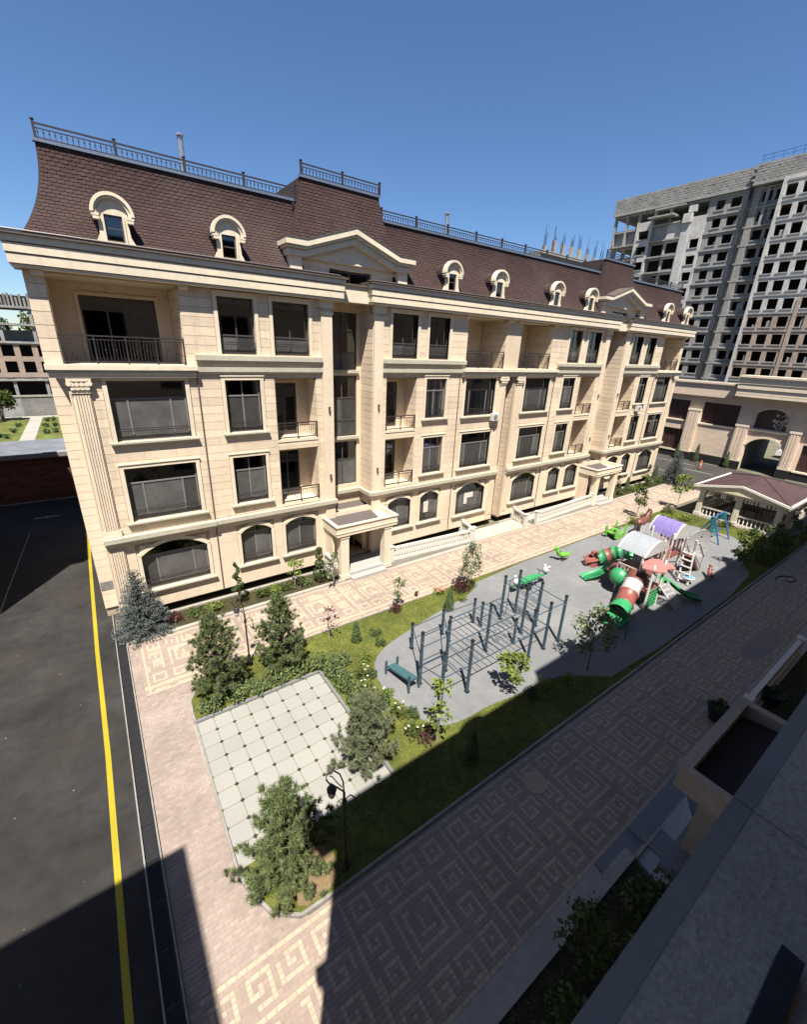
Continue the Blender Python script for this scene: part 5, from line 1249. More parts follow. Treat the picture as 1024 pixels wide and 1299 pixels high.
q=MB().hexa([(22.95,11.75,.07),(23.65,11.7,.07),(23.75,12.3,.07),(22.85,12.35,.07),(23.05,11.8,.4),(23.6,11.75,.75),(23.7,12.25,.75),(22.95,12.3,.4)],PRED).tube([(23.6,11.65,.6),(23.1,11.75,.5),(22.7,12.1,.35),(22.95,12.4,.5),(23.6,12.3,.62)],.08,PRED,6); q.ball((23.2,12.05,.92),.14,PRED,8,5); q.ball((23.35,11.85,.94),.12,PRED,8,5); pgp('slide_exit',q)
tubeslide('tube_section',[(21.9,9.75,1.3),(21.5,9.6,1.2)],.46,[PBROWN]); q=MB(); q.ball((21.45,9.45,1.05),.52,PGREEN,14,8); pgp('bubble_dome',q,True)
# open green slide to the left
def chute(pts,w,m,nm):
    q=MB(); vs=[]; pr=[(-w/2-.05,.20),(-w/2,.22),(-w/2+.04,.02),(0,0),(w/2-.04,.02),(w/2,.22),(w/2+.05,.20)]
    P=[Vector(p) for p in pts]
    for i,p in enumerate(P):
        d=(P[min(i+1,len(P)-1)]-P[max(i-1,0)]); d.z=0; d.normalize(); s=Vector((-d.y,d.x,0))
        for a,b in pr: vs.append(tuple(p+s*a+Vector((0,0,b))))
    k=len(pr); q.add(vs,[(i*k+j,i*k+j+1,(i+1)*k+j+1,(i+1)*k+j) for i in range(len(P)-1) for j in range(k-1)],m); pgp(nm,q,True)
chute([(22.6,10.25,1.1),(22.4,10.45,.85),(22.1,10.7,.5),(21.8,10.9,.25),(21.4,11.1,.16),(21.1,11.2,.15)],.55,PGREEN,'open_slide')
chute([(22.75,7.95,1.12),(23.15,7.75,.95),(23.55,7.4,.6),(23.85,7.05,.32),(24.15,6.75,.2),(24.4,6.5,.18)],.5,PGREEN,'open_slide')
pgp('open_slide_side',MB().hexa([(22.6,10.0,1.1),(22.7,10.1,1.1),(21.2,11.25,.1),(21.1,11.15,.1),(22.6,10.0,1.35),(22.7,10.1,1.35),(21.2,11.25,.3),(21.1,11.15,.3)],PGREEN))
# ladders, nets and panels
def grid(nm,p0,pu,pv,nu,nv,r,m):
    q=MB(); p0=Vector(p0);pu=Vector(pu);pv=Vector(pv)
    for i in range(nu+1): q.tube([tuple(p0+pu*(i/nu)),tuple(p0+pu*(i/nu)+pv)],r,m,5)
    for i in range(nv+1): q.tube([tuple(p0+pv*(i/nv)),tuple(p0+pv*(i/nv)+pu)],r,m,5)
    pgp(nm,q)
grid('white_climbing_grid',(21.9,7.62,1.2),(.65,-.05,.0),(.55,-.75,-1.1),6,5,.028,PWHITE)
pgp('white_grid_edge',MB().tube([(21.86,7.65,1.28),(22.45,6.85,.08)],.05,PWHITE,6).tube([(22.6,7.58,1.28),(23.15,6.82,.08)],.05,PWHITE,6))
grid('green_climbing_net',(21.1,7.72,.15),(.9,-.03,0),(0,.02,.95),5,5,.03,PGREEN)
grid('maroon_bridge',(23.8,8.75,1.15),(1.2,.0,.3),(.15,.9,0),7,1,.03,PRED); grid('maroon_bridge_rail',(23.8,8.7,1.2),(1.2,0,.3),(0,0,.75),9,1,.024,PCORAL)
q=MB(); pts=[(-.55,0),(-.6,.5),(-.45,.9),(0,1.15),(.45,.9),(.6,.5),(.55,0)]
for s in ((23.95,9.1,1.75),(23.9,9.75,1.75)):
    pass
def panel(nm,x,y,z,w,h,ang,m,holes=True):
    q=MB(); c,s=math.cos(ang),math.sin(ang); n=12
    out=[(-w/2,0)]+[(-w/2*math.cos(math.pi*i/n),h*.6+h*.4*math.sin(math.pi*i/n)) for i in range(n+1)]+[(w/2,0)]
    inn=[(a*.45,h*.3+b*.42) for a,b in out]
    for i in range(len(out)):
        a,b=out[i],out[(i+1)%len(out)]; e,f=inn[(i+1)%len(out)],inn[i]
        def T(p,o): return (x+c*p[0]-s*o,y+s*p[0]+c*o,z+p[1])
        q.hexa([T(a,-.03),T(b,-.03),T(e,-.03),T(f,-.03),T(a,.03),T(b,.03),T(e,.03),T(f,.03)],m)
    pgp(nm,q)
panel('grey_arch_panel',23.95,9.75,1.7,1.1,1.25,1.8,PGREY); panel('white_arch_panel',24.2,8.75,1.5,.9,1.3,.15,PWHITE); panel('pink_panel',22.2,8.65,1.1,.9,.8,.2,PPINK)
panel('pink_panel',24.35,9.05,1.55,.9,1.3,1.8,PPINK)
# curved climbing wall
for _p,_m in ((((21.35,8.5,1.2),(0,1.15,0)),PPINK),(((23.75,8.5,1.2),(0,1.2,0)),PWHITE),(((25.1,8.75,1.6),(0,1.2,0)),PCORAL),(((26.6,8.75,1.6),(0,1.2,0)),PPURP)):
    a_,d_=_p; q=MB()
    for i in range(7): f=i/6; q.box(a_[0]-.02,a_[0]+.02,a_[1]+d_[1]*f-.03,a_[1]+d_[1]*f+.03,a_[2],a_[2]+.6,_m)
    q.box(a_[0]-.03,a_[0]+.03,a_[1],a_[1]+d_[1],a_[2]+.6,a_[2]+.67,_m).box(a_[0]-.028,a_[0]+.028,a_[1],a_[1]+d_[1],a_[2],a_[2]+.06,_m)
    pgp('guard_panel',q)
q=MB()
for x,y in ((21.0,7.75),(22.05,7.7),(22.4,8.7)): q.tube([(x,y,2.2),(x+.25,y+.1,2.5)],.035,PPOST,6)
pgp('canopy_stay',q)
def wallpanel(nm,P0,P1,h,m,nh,seed):
    """arch-topped climbing panel standing on the line P0-P1, bowed, with round holes left open as small windows"""
    r=random.Random(seed); q=MB(); n=12; k=9; ux,uy=P1[0]-P0[0],P1[1]-P0[1]; L=math.hypot(ux,uy); nx,ny=-uy/L,ux/L
    holes={(r.randint(1,n-2),r.randint(1,k-3)) for _ in range(nh)}
    for i in range(n):
        for j in range(k):
            if (i,j) in holes: continue
            def T(f,g,o):
                w=math.sqrt(max(0,1-(2*f-1)**2))*.55+.45; b=.30*(1-(g*w)**2)+o
                return (P0[0]+ux*f+nx*b,P0[1]+uy*f+ny*b,.06+h*w*g)
            f0,f1,g0,g1=i/n,(i+1)/n,j/k,(j+1)/k
            q.hexa([T(f0,g0,0),T(f1,g0,0),T(f1,g0,.05),T(f0,g0,.05),T(f0,g1,0),T(f1,g1,0),T(f1,g1,.05),T(f0,g1,.05)],m)
    pgp(nm,q)
wallpanel('climbing_wall',(29.0,10.6),(29.3,9.35),2.15,PPINK,7,3); wallpanel('climbing_wall',(29.35,9.3),(30.7,8.5),2.05,PWHITE,6,5)
q=MB()
for y,z in ((10.3,.8),(9.9,1.4),(9.7,.6),(10.1,1.9)): q.ball((28.8,y,z),.07,PCORAL if z<1 else PBLUE,6,4)
pgp('climbing_hold',q)
# stair with white handrails
q=MB()
for i in range(6): q.box(26.9+i*.24,27.14+i*.24,8.1,8.8,1.25-i*.22,1.30-i*.22,PBROWN).box(27.11+i*.24,27.14+i*.24,8.1,8.8,1.03-i*.22,1.25-i*.22,PBROWN)
pgp('stair',q)
q=MB()
for y in (8.05,8.85): q.tube([(26.8,y,2.3),(27.3,y,2.0),(28.35,y,1.05),(28.4,y,.06)],.05,PWHITE,7).tube([(26.8,y,1.55),(28.35,y,.35)],.035,PWHITE,6)
pgp('handrail',q)
q=MB()
for y,x in ((8.0,26.3),(8.5,26.3)): q.tube([(x,y,2.6),(x+.1,y,1.9),(x-.55,y-.35,.1)],.07,PWHITE,7)
for i in range(5): q.tube([(26.25-.12*i,7.95-.08*i,1.7-.35*i),(26.25-.12*i,8.5-.08*i,1.7-.35*i)],.05,PWHITE,6)
pgp('arched_ladder',q)
# ---------------------------------------------------------------- smaller play things
def rider(name,label,x,y,m,h=.5,rz=0,spring=True,head=None,sc=1.0):
    t=thing(name,label,'spring rider',(x,y,.06)); c,s=math.cos(rz),math.sin(rz)
    P=lambda u,v,z:(x+(c*u-s*v)*sc,y+(s*u+c*v)*sc,.06+z*sc)
    if spring:
        q=MB().tube([P(.10*math.cos(a*.8),.10*math.sin(a*.8),.02+a*.012) for a in range(32)],.018,BLACKP,5); obj('spring',q,t)
        obj('base_plate',MB().lathe(x,y,[(.17*sc,.06),(.17*sc,.09),(.05,.10)],STEEL,10),t)
    q=MB(); q.tube([P(-.42,0,h+.12),P(-.25,0,h+.02),P(.1,0,h),P(.30,0,h+.08),P(.42,0,h+.30),P(.52,0,h+.48)],[.05*sc,.15*sc,.17*sc,.16*sc,.12*sc,.07*sc],m,10); obj('body',q,t,smooth=True)
    q=MB(); q.ball(P(.50,0,h+.5),.13*sc,head or m,10,6); q.tube([P(.5,0,h+.48),P(.70,0,h+.42)],[.10*sc,.06*sc],head or m,8); obj('head',q,t,smooth=True)
    obj('handlebar',MB().tube([P(.28,-.22,h+.32),P(.30,.22,h+.32)],.02,BLACKP,6),t); obj('foot_bar',MB().tube([P(.05,-.26,h-.22),P(.05,.26,h-.22)],.02,BLACKP,6).tube([P(.05,0,h-.22),P(.05,0,h)],.025,BLACKP,6),t)
    q=MB(); q.tube([P(-.40,0,h+.10),P(-.55,0,h+.28)],[.06*sc,.03*sc],head or m,6); obj('tail',q,t)
rider('spring_rider','lime green spring rider alone on the open rubber ground near the path',22.15,13.35,PLIME,.42,2.6,head=PLIME,sc=.95)
rider('spring_rider','dark red spring rider at the shadow edge in front of the gazebo',27.75,7.3,PRED,.35,.5,sc=.8)
t=thing('seesaw','green seesaw with white animal heads behind the workout frame','seesaw',(17.6,12.3,.06))
obj('beam',MB().tube([(16.35,12.35,.55),(18.85,12.15,.72)],.07,PGREEN,8).hexa([(17.0,12.15,.55),(18.2,12.05,.63),(18.2,12.4,.63),(17.0,12.5,.55),(17.0,12.15,.70),(18.2,12.05,.78),(18.2,12.4,.78),(17.0,12.5,.70)],PGREEN),t)
obj('stand',MB().lathe(17.6,12.27,[(.2,.06),(.16,.2),(.07,.5),(.07,.62)],BLACKP,10),t)
for x,y,z in ((16.55,12.33,.80),(18.75,12.15,.95)):
    q=MB(); q.ball((x,y,z),.20,PWHITE,10,6); q.ball((x+.05,y+.14,z+.20),.09,PWHITE,8,5); q.ball((x+.05,y-.14,z+.20),.09,PWHITE,8,5); obj('animal_head',q,t,smooth=True)
for x in (16.9,18.4): obj('handle',MB().tube([(x,12.1,.95),(x,12.5,.95)],.02,BLACKP,6).tube([(x,12.3,.65),(x,12.3,.95)],.02,BLACKP,6),t)
t=thing('rocking_boat','bright lime rocking boat seat beside the path end of the playground','rocking toy',(28.6,13.6,.06))
q=MB()
for s in (13.25,13.95): q.prism([(27.9,.55),(27.95,.25),(28.3,.08),(28.9,.08),(29.3,.25),(29.35,.95),(29.2,1.05),(29.05,.55),(28.6,.42),(28.2,.55),(28.0,1.0),(27.85,.95)],'y',s,s+.07,PLIME)
obj('side_panel',q,t); obj('seat',MB().box(28.1,28.35,13.32,13.95,.45,.5,PLIME).box(28.95,29.2,13.32,13.95,.45,.5,PLIME),t); obj('floor',MB().box(28.2,29.0,13.32,13.95,.2,.25,BLACKP),t); obj('handle',MB().tube([(28.6,13.28,.8),(28.6,13.97,.8)],.025,BLACKP,6).tube([(28.6,13.6,.25),(28.6,13.6,.8)],.03,BLACKP,6),t)
t=thing('play_horse','brown plastic horse standing on pale posts at the lawn edge behind the playground','play horse',(30.6,12.9,.06))
for x,y in ((30.4,12.75),(31.15,12.9),(30.45,13.15),(31.2,13.2)): obj('leg',MB().lathe(x,y,[(.05,.06),(.05,.85)],PPOST,8),t)
obj('body',MB().tube([(30.0,12.95,1.15),(30.25,12.95,1.1),(30.8,13.0,1.05),(31.2,13.0,1.15),(31.5,13.02,1.5),(31.6,13.02,1.72)],[.12,.27,.27,.26,.17,.13],PBROWN,10),t,smooth=True)
obj('head',MB().tube([(31.55,13.02,1.70),(31.75,13.02,1.66),(31.98,13.02,1.48)],[.13,.13,.08],PBROWN,8).ball((31.55,12.95,1.86),.05,PBROWN,6,4).ball((31.55,13.09,1.86),.05,PBROWN,6,4),t,smooth=True)
obj('mane',MB().hexa([(31.15,12.98,1.35),(31.5,12.98,1.75),(31.5,13.06,1.75),(31.15,13.06,1.35),(31.05,12.98,1.45),(31.42,12.98,1.9),(31.42,13.06,1.9),(31.05,13.06,1.45)],WOODD),t); obj('tail',MB().tube([(30.02,12.95,1.2),(29.8,12.95,1.1),(29.7,12.95,.7)],[.06,.08,.03],WOODD,6),t)
t=thing('swing_set','blue and teal swing frame in front of the gazebo balusters','swing',(34.7,10,.06))
for (ax,ay) in ((33.9,9.6),(35.7,9.6)):
    q=MB().tube([(ax,9.0,.06),(ax+.1,9.75,1.85)],.05,PBLUE,8).tube([(ax,10.6,.06),(ax+.1,9.8,1.85)],.05,PBLUE,8).tube([(ax+.02,9.25,.65),(ax+.02,10.35,.65)],.03,PBLUE,6); obj('side_frame',q,t)
    obj('joint_plate',MB().box(ax-.06,ax+.24,9.62,9.92,1.35,1.85,PTEAL),t)
obj('top_beam',MB().tube([(33.8,9.78,1.88),(36.0,9.78,1.88)],.055,PBLUE,8),t)
obj('seat',MB().box(34.5,35.2,9.6,9.95,.62,.68,PTEAL).box(34.5,35.2,9.93,9.98,.68,1.0,PTEAL),t); obj('chain',MB().tube([(34.52,9.78,1.85),(34.52,9.78,.65)],.012,BLACKP,4).tube([(35.18,9.78,1.85),(35.18,9.78,.65)],.012,BLACKP,4),t)
t=thing('play_table','small pale blue disc table at the foot of the pink climbing wall','play table',(26.35,7.9,.06))
obj('disc',MB().lathe(26.0,7.75,[(.32,.42),(.34,.46),(.30,.50),(.02,.5)],PGREY,14),t); obj('rim',MB().lathe(26.0,7.75,[(.20,.5),(.2,.54),(.01,.545)],mat('sky_plastic',(.10,.35,.5),(.09,.3,.45),scale=3,rough=.4),12),t); obj('stem',MB().lathe(26.0,7.75,[(.06,.06),(.06,.42)],PWHITE,8),t)
t=thing('bicycle','small black bicycle lying beside the green slide exit at the shadow edge','bicycle',(18.4,7.2,.06))
for wx,wy in ((18.0,7.05),(18.75,7.35)):
    n=14; w=obj('wheel',MB().tube([(wx+.26*math.cos(6.283*k/n),wy+.10*math.cos(6.283*k/n),.33+.26*math.sin(6.283*k/n)) for k in range(n+1)],.02,BLACKP,5),t)
    q=MB()
    for k in range(6): q.tube([(wx,wy,.33),(wx+.25*math.cos(k*1.047),wy+.1*math.cos(k*1.047),.33+.25*math.sin(k*1.047))],.004,STEEL,3)
    obj('spokes',q,w,kind='stuff')
obj('frame',MB().tube([(18.0,7.05,.33),(18.2,7.13,.68),(18.6,7.29,.66),(18.4,7.21,.33),(18.2,7.13,.68)],.018,PRED,5).tube([(18.6,7.29,.66),(18.75,7.35,.33)],.018,PRED,5),t)
obj('handlebar',MB().tube([(18.6,7.29,.66),(18.58,7.28,.82)],.015,STEEL,5).tube([(18.5,7.5,.84),(18.66,7.08,.84)],.015,BLACKP,5),t); obj('saddle',MB().hexa([(18.08,7.05,.72),(18.32,7.12,.72),(18.3,7.2,.72),(18.06,7.17,.72),(18.08,7.05,.77),(18.32,7.12,.77),(18.3,7.2,.77),(18.06,7.17,.77)],BLACKP),t)
# shaded path: black planters, odds and ends
def planter(x,y,label,r=.3):
    t=thing('path_planter',label,'planter',(x,y,0))
    obj('pot',MB().lathe(x,y,[(.22,0),(r,.5),(r+.03,.52),(r-.03,.52),(r-.05,.45)],BLACKP,14),t)
    v,f=leafcloud(60,(x,y,.62),(.3,.3,.2),.09); obj('foliage',leafmesh('foliage',v,f,THUJ),t)
# ---------------------------------------------------------------- vegetation
def rv(n):
    v=rng.normal(size=(n,3)); return v/np.linalg.norm(v,axis=1,keepdims=True)
def leafquads(C,size,up=0.3,asp=.6,nrm=None):
    n=len(C); N=rv(n) if nrm is None else nrm+rv(n)*.6
    N[:,2]+=up; N/=np.linalg.norm(N,axis=1,keepdims=True)
    A=np.cross(N,rv(n)); A/=np.linalg.norm(A,axis=1,keepdims=True)+1e-9; Bv=np.cross(N,A)
    s=size*rng.uniform(.6,1.25,(n,1))
    V=np.stack([C-A*s,C-Bv*s*asp+A*s*.1,C+A*s,C+Bv*s*asp+A*s*.1],1).reshape(-1,3)
    F=np.arange(4*n).reshape(n,4); return V,F
def leafcloud(n,c,r,size,shell=.35,**k):
    d=rv(n); rad=rng.uniform(shell,1,(n,1))**.6; C=np.array(c)+d*rad*np.array(r); return leafquads(C,size,**k)
def join(L):
    V=[];F=[];b=0
    for v,f in L: V.append(v);F.append(f+b);b+=len(v)
    return np.concatenate(V),np.concatenate(F)
def leafmesh(name,V,F,m):
    me=bpy.data.meshes.new(name); n,k=F.shape
    me.vertices.add(len(V)); me.vertices.foreach_set('co',V.astype(np.float32).ravel())
    me.loops.add(n*k); me.loops.foreach_set('vertex_index',F.astype(np.int32).ravel())
    me.polygons.add(n); me.polygons.foreach_set('loop_start',np.arange(0,n*k,k,dtype=np.int32)); 
    me.materials.append(m); me.update(calc_edges=True); me.validate(); return me
def blades(P,D,L,w):
    """needles: thin triangles from P along D"""
    n=len(P); S_=np.cross(D,rv(n)); S_/=np.linalg.norm(S_,axis=1,keepdims=True)+1e-9
    V=np.stack([P-S_*w,P+S_*w,P+D*L],1).reshape(-1,3); return V,np.arange(3*n).reshape(n,3)
def pine(x,y,h,r,label,seed,m=PINEM,dens=1.0,lean=(0,0),low=.12):
    global rng; rng=np.random.default_rng(seed)
    t=thing('pine_tree',label,'pine tree',(x,y,.05))
    top=(x+lean[0],y+lean[1],h*.97)
    q=MB().tube([(x,y,0),(x+lean[0]*.4,y+lean[1]*.4,h*.45),top],[.075,.05,.015],BARK,8); V=[];tips=[]
    nl=int(9*dens)
    for k in range(nl):
        f=low+(1-low)*k/nl; z=h*f; R=r*max(.08,(1-f**1.5))**.85*(.70+.42*rng.random()); nb=6+int(rng.integers(0,3))
        cx,cy=x+lean[0]*f,y+lean[1]*f
        for b in range(nb):
            a=6.283*(b+rng.random()*.7)/nb+k*.9; L=R*(.65+.5*rng.random()); up=.10+.55*f
            p0=np.array([cx,cy,z]); p1=p0+np.array([math.cos(a)*L*.6,math.sin(a)*L*.6,up*L*.35]); p2=p0+np.array([math.cos(a)*L,math.sin(a)*L,up*L+.08])
            q.tube([tuple(p0),tuple(p1),tuple(p2)],[.022,.014,.006],BARK,4)
            ns=max(3,int(L/.13))
            for s in range(ns):
                g=.30+.70*(s+1)/ns; c=p0+(p1-p0)*min(1,g/.6) if g<.6 else p1+(p2-p1)*((g-.6)/.4)
                for e in range(2 if s<ns-1 else 3):
                    o=rng.normal(size=3)*.09; o[2]=abs(o[2])*.7; tips.append((c+o,np.array([math.cos(a)*.6,math.sin(a)*.6,.75])+rng.normal(size=3)*.3))
    for e in range(14): tips.append((np.array([top[0],top[1],h*(.88+.14*e/14)])+rng.normal(size=3)*.05,np.array([0,0,1])+rng.normal(size=3)*.35))
    obj('trunk',q,t)
    P=[];D=[]
    for c,d in tips:
        d=d/np.linalg.norm(d); n=54
        base=c+d*rng.uniform(-.05,.05,(n,1)); dd=d*.6+rv(n)*.85; P.append(base);D.append(dd/np.linalg.norm(dd,axis=1,keepdims=True))
    P=np.concatenate(P);D=np.concatenate(D); v,f=blades(P,D,rng.uniform(.09,.155,(len(P),1)),.010); obj('crown',leafmesh('crown',v,f,m),t)
    return t
pine(1.95,13.45,3.35,1.15,'bushy young pine at the top left corner of the lawn nearest the road',11)
pine(4.35,13.55,3.3,1.05,'bushy young pine beside the lamp on the lawn in front of the facade',12)
pine(1.9,6.55,3.0,1.12,'bushy pine on the bare soil corner in front of the pale tiled square',13,lean=(-.05,.05))
pine(5.0,8.25,2.5,1.0,'low wide grey green pine at the right corner of the pale tiled square',14,m=mat('grey_green_needle',(.17,.185,.10),(.09,.105,.055),scale=3,rough=.7,isl=.4,transl=.1),low=.08)
def spruce(x,y,h,r,label,seed,m=SPRM):
    global rng; rng=np.random.default_rng(seed)
    t=thing('spruce_tree',label,'spruce tree',(x,y,.05)); q=MB().tube([(x,y,0),(x,y,h*.97)],[.09,.012],BARK,8); P=[];D=[]
    nl=17
    for k in range(nl):
        f=.04+.94*k/nl; z=h*f; R=r*(1-f)*1.02+.06; nb=max(5,int(14*(1-f))+3)
        for b in range(nb):
            a=6.283*(b+rng.random()*.6)/nb+k*.5; L=R*(.8+.32*rng.random()); n=max(3,int(L/.06)); s=np.linspace(.2,1,n)[:,None]
            dirv=np.array([math.cos(a),math.sin(a),-.12+.35*f]); c=np.array([x,y,z])+dirv*s*L; c[:,2]+=.10*(s[:,0]**2)
            q.tube([(x,y,z),tuple(c[-1])],[.014,.005],BARK,4)
            for side in (-1,0,1):
                perp=np.array([-math.sin(a),math.cos(a),0])*side*.11; cc=c+perp*s+rng.normal(size=c.shape)*.02
                for rep in range(13):
                    P.append(cc); dd=dirv*.6+perp*3+rv(n)*.75+np.array([0,0,.15]); D.append(dd/np.linalg.norm(dd,axis=1,keepdims=True))
    obj('trunk',q,t); P=np.concatenate(P);D=np.concatenate(D); v,f=blades(P,D,rng.uniform(.04,.075,(len(P),1)),.011); obj('crown',leafmesh('crown',v,f,m),t)
spruce(.15,18.95,3.05,1.12,'conical blue spruce against the near corner of the facade',21)
spruce(47.6,18.2,3.6,1.3,'conical blue spruce beyond the far corner of the facade',22)
def decid(x,y,h,cr,ch,n,leaf,label,seed,m=LEAF,bark=BARKL,clumps=7,base=.05,group=None,tr=.028):
    global rng; rng=np.random.default_rng(seed)
    t=thing('young_tree',label,'young tree',(x,y,base),group); q=MB(); zc=h-ch*.5
    dx,dy=rng.normal(size=2)*.05
    q.tube([(x,y,0),(x+dx,y+dy,h*.5),(x+dx*.5,y,h*.95)],[tr,tr*.8,.008],bark,7); L=[]
    for k in range(clumps):
        a=6.283*k/clumps+rng.random()*.8; f=rng.uniform(-.42,.42); R=cr*(1-abs(f)*1.1)*rng.uniform(.45,.95); c=np.array([x+math.cos(a)*R,y+math.sin(a)*R,zc+f*ch])
        z0=max(h*.3,c[2]-.35); q.tube([(x+dx*.7,y+dy*.7,z0),tuple((np.array([x,y,z0])+c)/2+np.array([0,0,.02])),tuple(c)],[.012,.008,.004],bark,4)
        nn=int(n/clumps); L.append(leafcloud(nn,c,(cr*.42,cr*.42,ch*.22),leaf,shell=.05))
        q.tube([tuple(c),tuple(c+rng.normal(size=3)*.15+np.array([0,0,.15]))],[.004,.002],bark,3)
    L.append(leafcloud(int(n/6),(x+dx*.5,y,h*.95),(cr*.3,cr*.3,ch*.15),leaf,shell=.05))
    v,f=join(L); obj('trunk',q,t); obj('crown',leafmesh('crown',v,f,m),t); return t
decid(10.48,14.45,1.75,.42,1.0,170,.075,'thin sapling with sparse pale leaves on the lawn edge in front of the nearer entrance',31,LEAFG,clumps=6)
decid(14.51,13.78,2.9,.65,2.1,900,.065,'full grey green young tree above a dark red shrub',32,LEAFG,clumps=12)
decid(7.17,7.47,2.6,.42,1.9,190,.085,'tall sapling with sparse leaves in front of the workout frame',33,LEAFL,clumps=8)
decid(10.96,7.64,1.85,.62,1.05,380,.095,'short bright green young tree at the front edge of the rubber ground',34,LEAFL,clumps=9)
decid(14.55,6.75,2.95,.85,2.1,900,.085,'dark leaved young tree standing in the shadow beside the tube slide',35,LEAFG,clumps=14,bark=BARK)
decid(6.64,14.12,1.75,.5,.7,50,.07,'nearly bare sapling with purple leaves on the lawn edge beside the second pine',36,PURP,clumps=5)
decid(34.3,15.0,2.5,.62,1.5,420,.09,'slim young tree beside the far path behind the brown play horse',37,LEAF,clumps=9)
decid(31.1,6.75,2.6,.95,1.9,700,.10,'dark bushy young tree at the far right end of the rubber ground',38,LEAF,clumps=11,bark=BARK)
decid(35.9,6.6,2.1,.8,1.5,420,.10,'dark young tree right of the gazebo corner near the shaded path',39,LEAF,clumps=9,bark=BARK)
decid(39.4,14.2,3.0,.8,1.6,400,.11,'leafy young tree beside the left corner of the gazebo',40,LEAFL,clumps=9)
decid(39.5,6.1,2.9,.7,2.0,420,.10,'slender young tree at the shaded front right corner of the gazebo',41,LEAF,clumps=9)
decid(8.75,17.95,2.0,.5,1.2,150,.08,'flowering bush with pale blossoms beside the nearer entrance pillar',42,LEAFG,clumps=6)
decid(7.0,18.9,1.7,.6,.8,110,.09,'sparse leafy sapling in the bed below the middle arched window',43,LEAFL,clumps=6)
decid(37.9,18.9,1.9,.4,1.4,260,.09,'small leafy tree in the bed beside the farther entrance',44,LEAF,clumps=7)
decid(43.5,18.9,2.2,.5,1.6,260,.10,'small leafy tree in the bed below the last arched window',45,LEAF,clumps=7)
decid(6.35,1.75,1.5,.6,1.1,420,.07,'dark leafy shrub overhanging the shaded kerb below the ledge',46,LEAF,clumps=10,bark=BARK)
def thuja(x,y,h,r,label,seed,m=THUJ,name='thuja_bush',group=None):
    global rng; rng=np.random.default_rng(seed)
    t=thing(name,label,'thuja',(x,y,.05),group); n=int(900*h*r/.35); f=rng.random(n)**.8; a=rng.random(n)*6.283; rr=r*(1-f)**.75*(.75+.3*rng.random(n))+.02
    bulge=np.where(f<.12,f/.12*.35+.65,1); rr*=bulge
    C=np.stack([x+rr*np.cos(a),y+rr*np.sin(a),.08+f*h],1); nr=np.stack([np.cos(a),np.sin(a),np.full(n,.6)],1)
    v,F=leafquads(C,.05,up=0,asp=.5,nrm=nr); obj('stem',MB().tube([(x,y,0),(x,y,h*.9)],[.03,.008],BARK,6),t); obj('foliage',leafmesh('foliage',v,F,m),t)
thuja(7.54,13.36,.95,.24,'small cone thuja on the lawn nearest the bare purple sapling',51)
thuja(12.57,13.05,1.15,.28,'cone thuja beside the full young tree at the back of the rubber ground',52)
thuja(7.74,6.42,1.1,.25,'dark cone thuja in the shaded strip of lawn',53)
thuja(39.9,18.95,1.5,.3,'cone thuja in the bed near the farther entrance',54); thuja(45.0,18.9,1.9,.4,'tall cone thuja in the bed beside the far spruce',55)
for i,(y,h) in enumerate(((18.2,1.9),(21.5,2.2),(23.8,1.9))): thuja(61.2,y,h,.35,('slim','tallest','slender')[i]+' cone thuja against the black plinth of the gateway building '+('beside the gateway','below the wide maroon window','at the far left')[i],56+i)
def spiral(x,y,h,label,seed,balls=False):
    global rng; rng=np.random.default_rng(seed)
    t=thing('topiary',label,'topiary',(x,y,.05)); obj('stem',MB().tube([(x,y,0),(x,y,h)],[.03,.012],BARK,6),t); L=[]
    if balls:
        for z,r in ((h*.30,.36),(h*.55,.26),(h*.75,.20),(h*.93,.15)): L.append(leafcloud(int(1500*r),(x,y,z),(r,r,r*.85),.045,shell=.8,up=.4))
    else:
        for k in range(60):
            f=k/60; a=f*6.283*2.5; r=.13*(1-f)+.05; L.append(leafcloud(16,(x+r*math.cos(a),y+r*math.sin(a),h*(.28+.72*f)),(.15*(1-f)+.06,)*2+(.09,),.045,shell=.5))
    v,f=join(L); obj('foliage',leafmesh('foliage',v,f,THUJ),t)
spiral(4.15,18.75,2.35,'spiral clipped topiary in the bed below the first small arched window',61)
spiral(8.35,18.75,2.15,'clipped topiary of stacked balls beside the nearer entrance canopy',62,True)
def shrub(name,x,y,r,h,label,seed,m=JUNI,n=260,leaf=.06,cat='shrub',group=None,flowers=None,nf=0,z=.05):
    global rng; rng=np.random.default_rng(seed)
    t=thing(name,label,cat,(x,y,z),group); q=MB(); L=[]
    for k in range(5):
        a=6.283*k/5+rng.random(); c=np.array([x+math.cos(a)*r*.5,y+math.sin(a)*r*.5,z+h*rng.uniform(.45,.65)]); q.tube([(x,y,z-.02),tuple(c)],[.012,.005],BARK,4); L.append(leafcloud(n//5,c,(r*.6,r*.6,h*.45),leaf,shell=.2,up=.4))
    v,f=join(L); obj('stem',q,t); obj('foliage',leafmesh('foliage',v,f,m),t)
    if flowers:
        q=MB()
        for k in range(nf):
            a=rng.random()*6.283; rr=r*math.sqrt(rng.random()); zz=z+h*rng.uniform(.8,1.15)
            for p in range(5):
                b=p*1.257; q.add([(x+rr*math.cos(a),y+rr*math.sin(a),zz),(x+rr*math.cos(a)+.035*math.cos(b-.5),y+rr*math.sin(a)+.035*math.sin(b-.5),zz+.02),(x+rr*math.cos(a)+.042*math.cos(b),y+rr*math.sin(a)+.042*math.sin(b),zz+.05),(x+rr*math.cos(a)+.035*math.cos(b+.5),y+rr*math.sin(a)+.035*math.sin(b+.5),zz+.02)],[(0,1,2,3)],flowers)
        obj('blossom',q,t,kind='stuff')
    return t
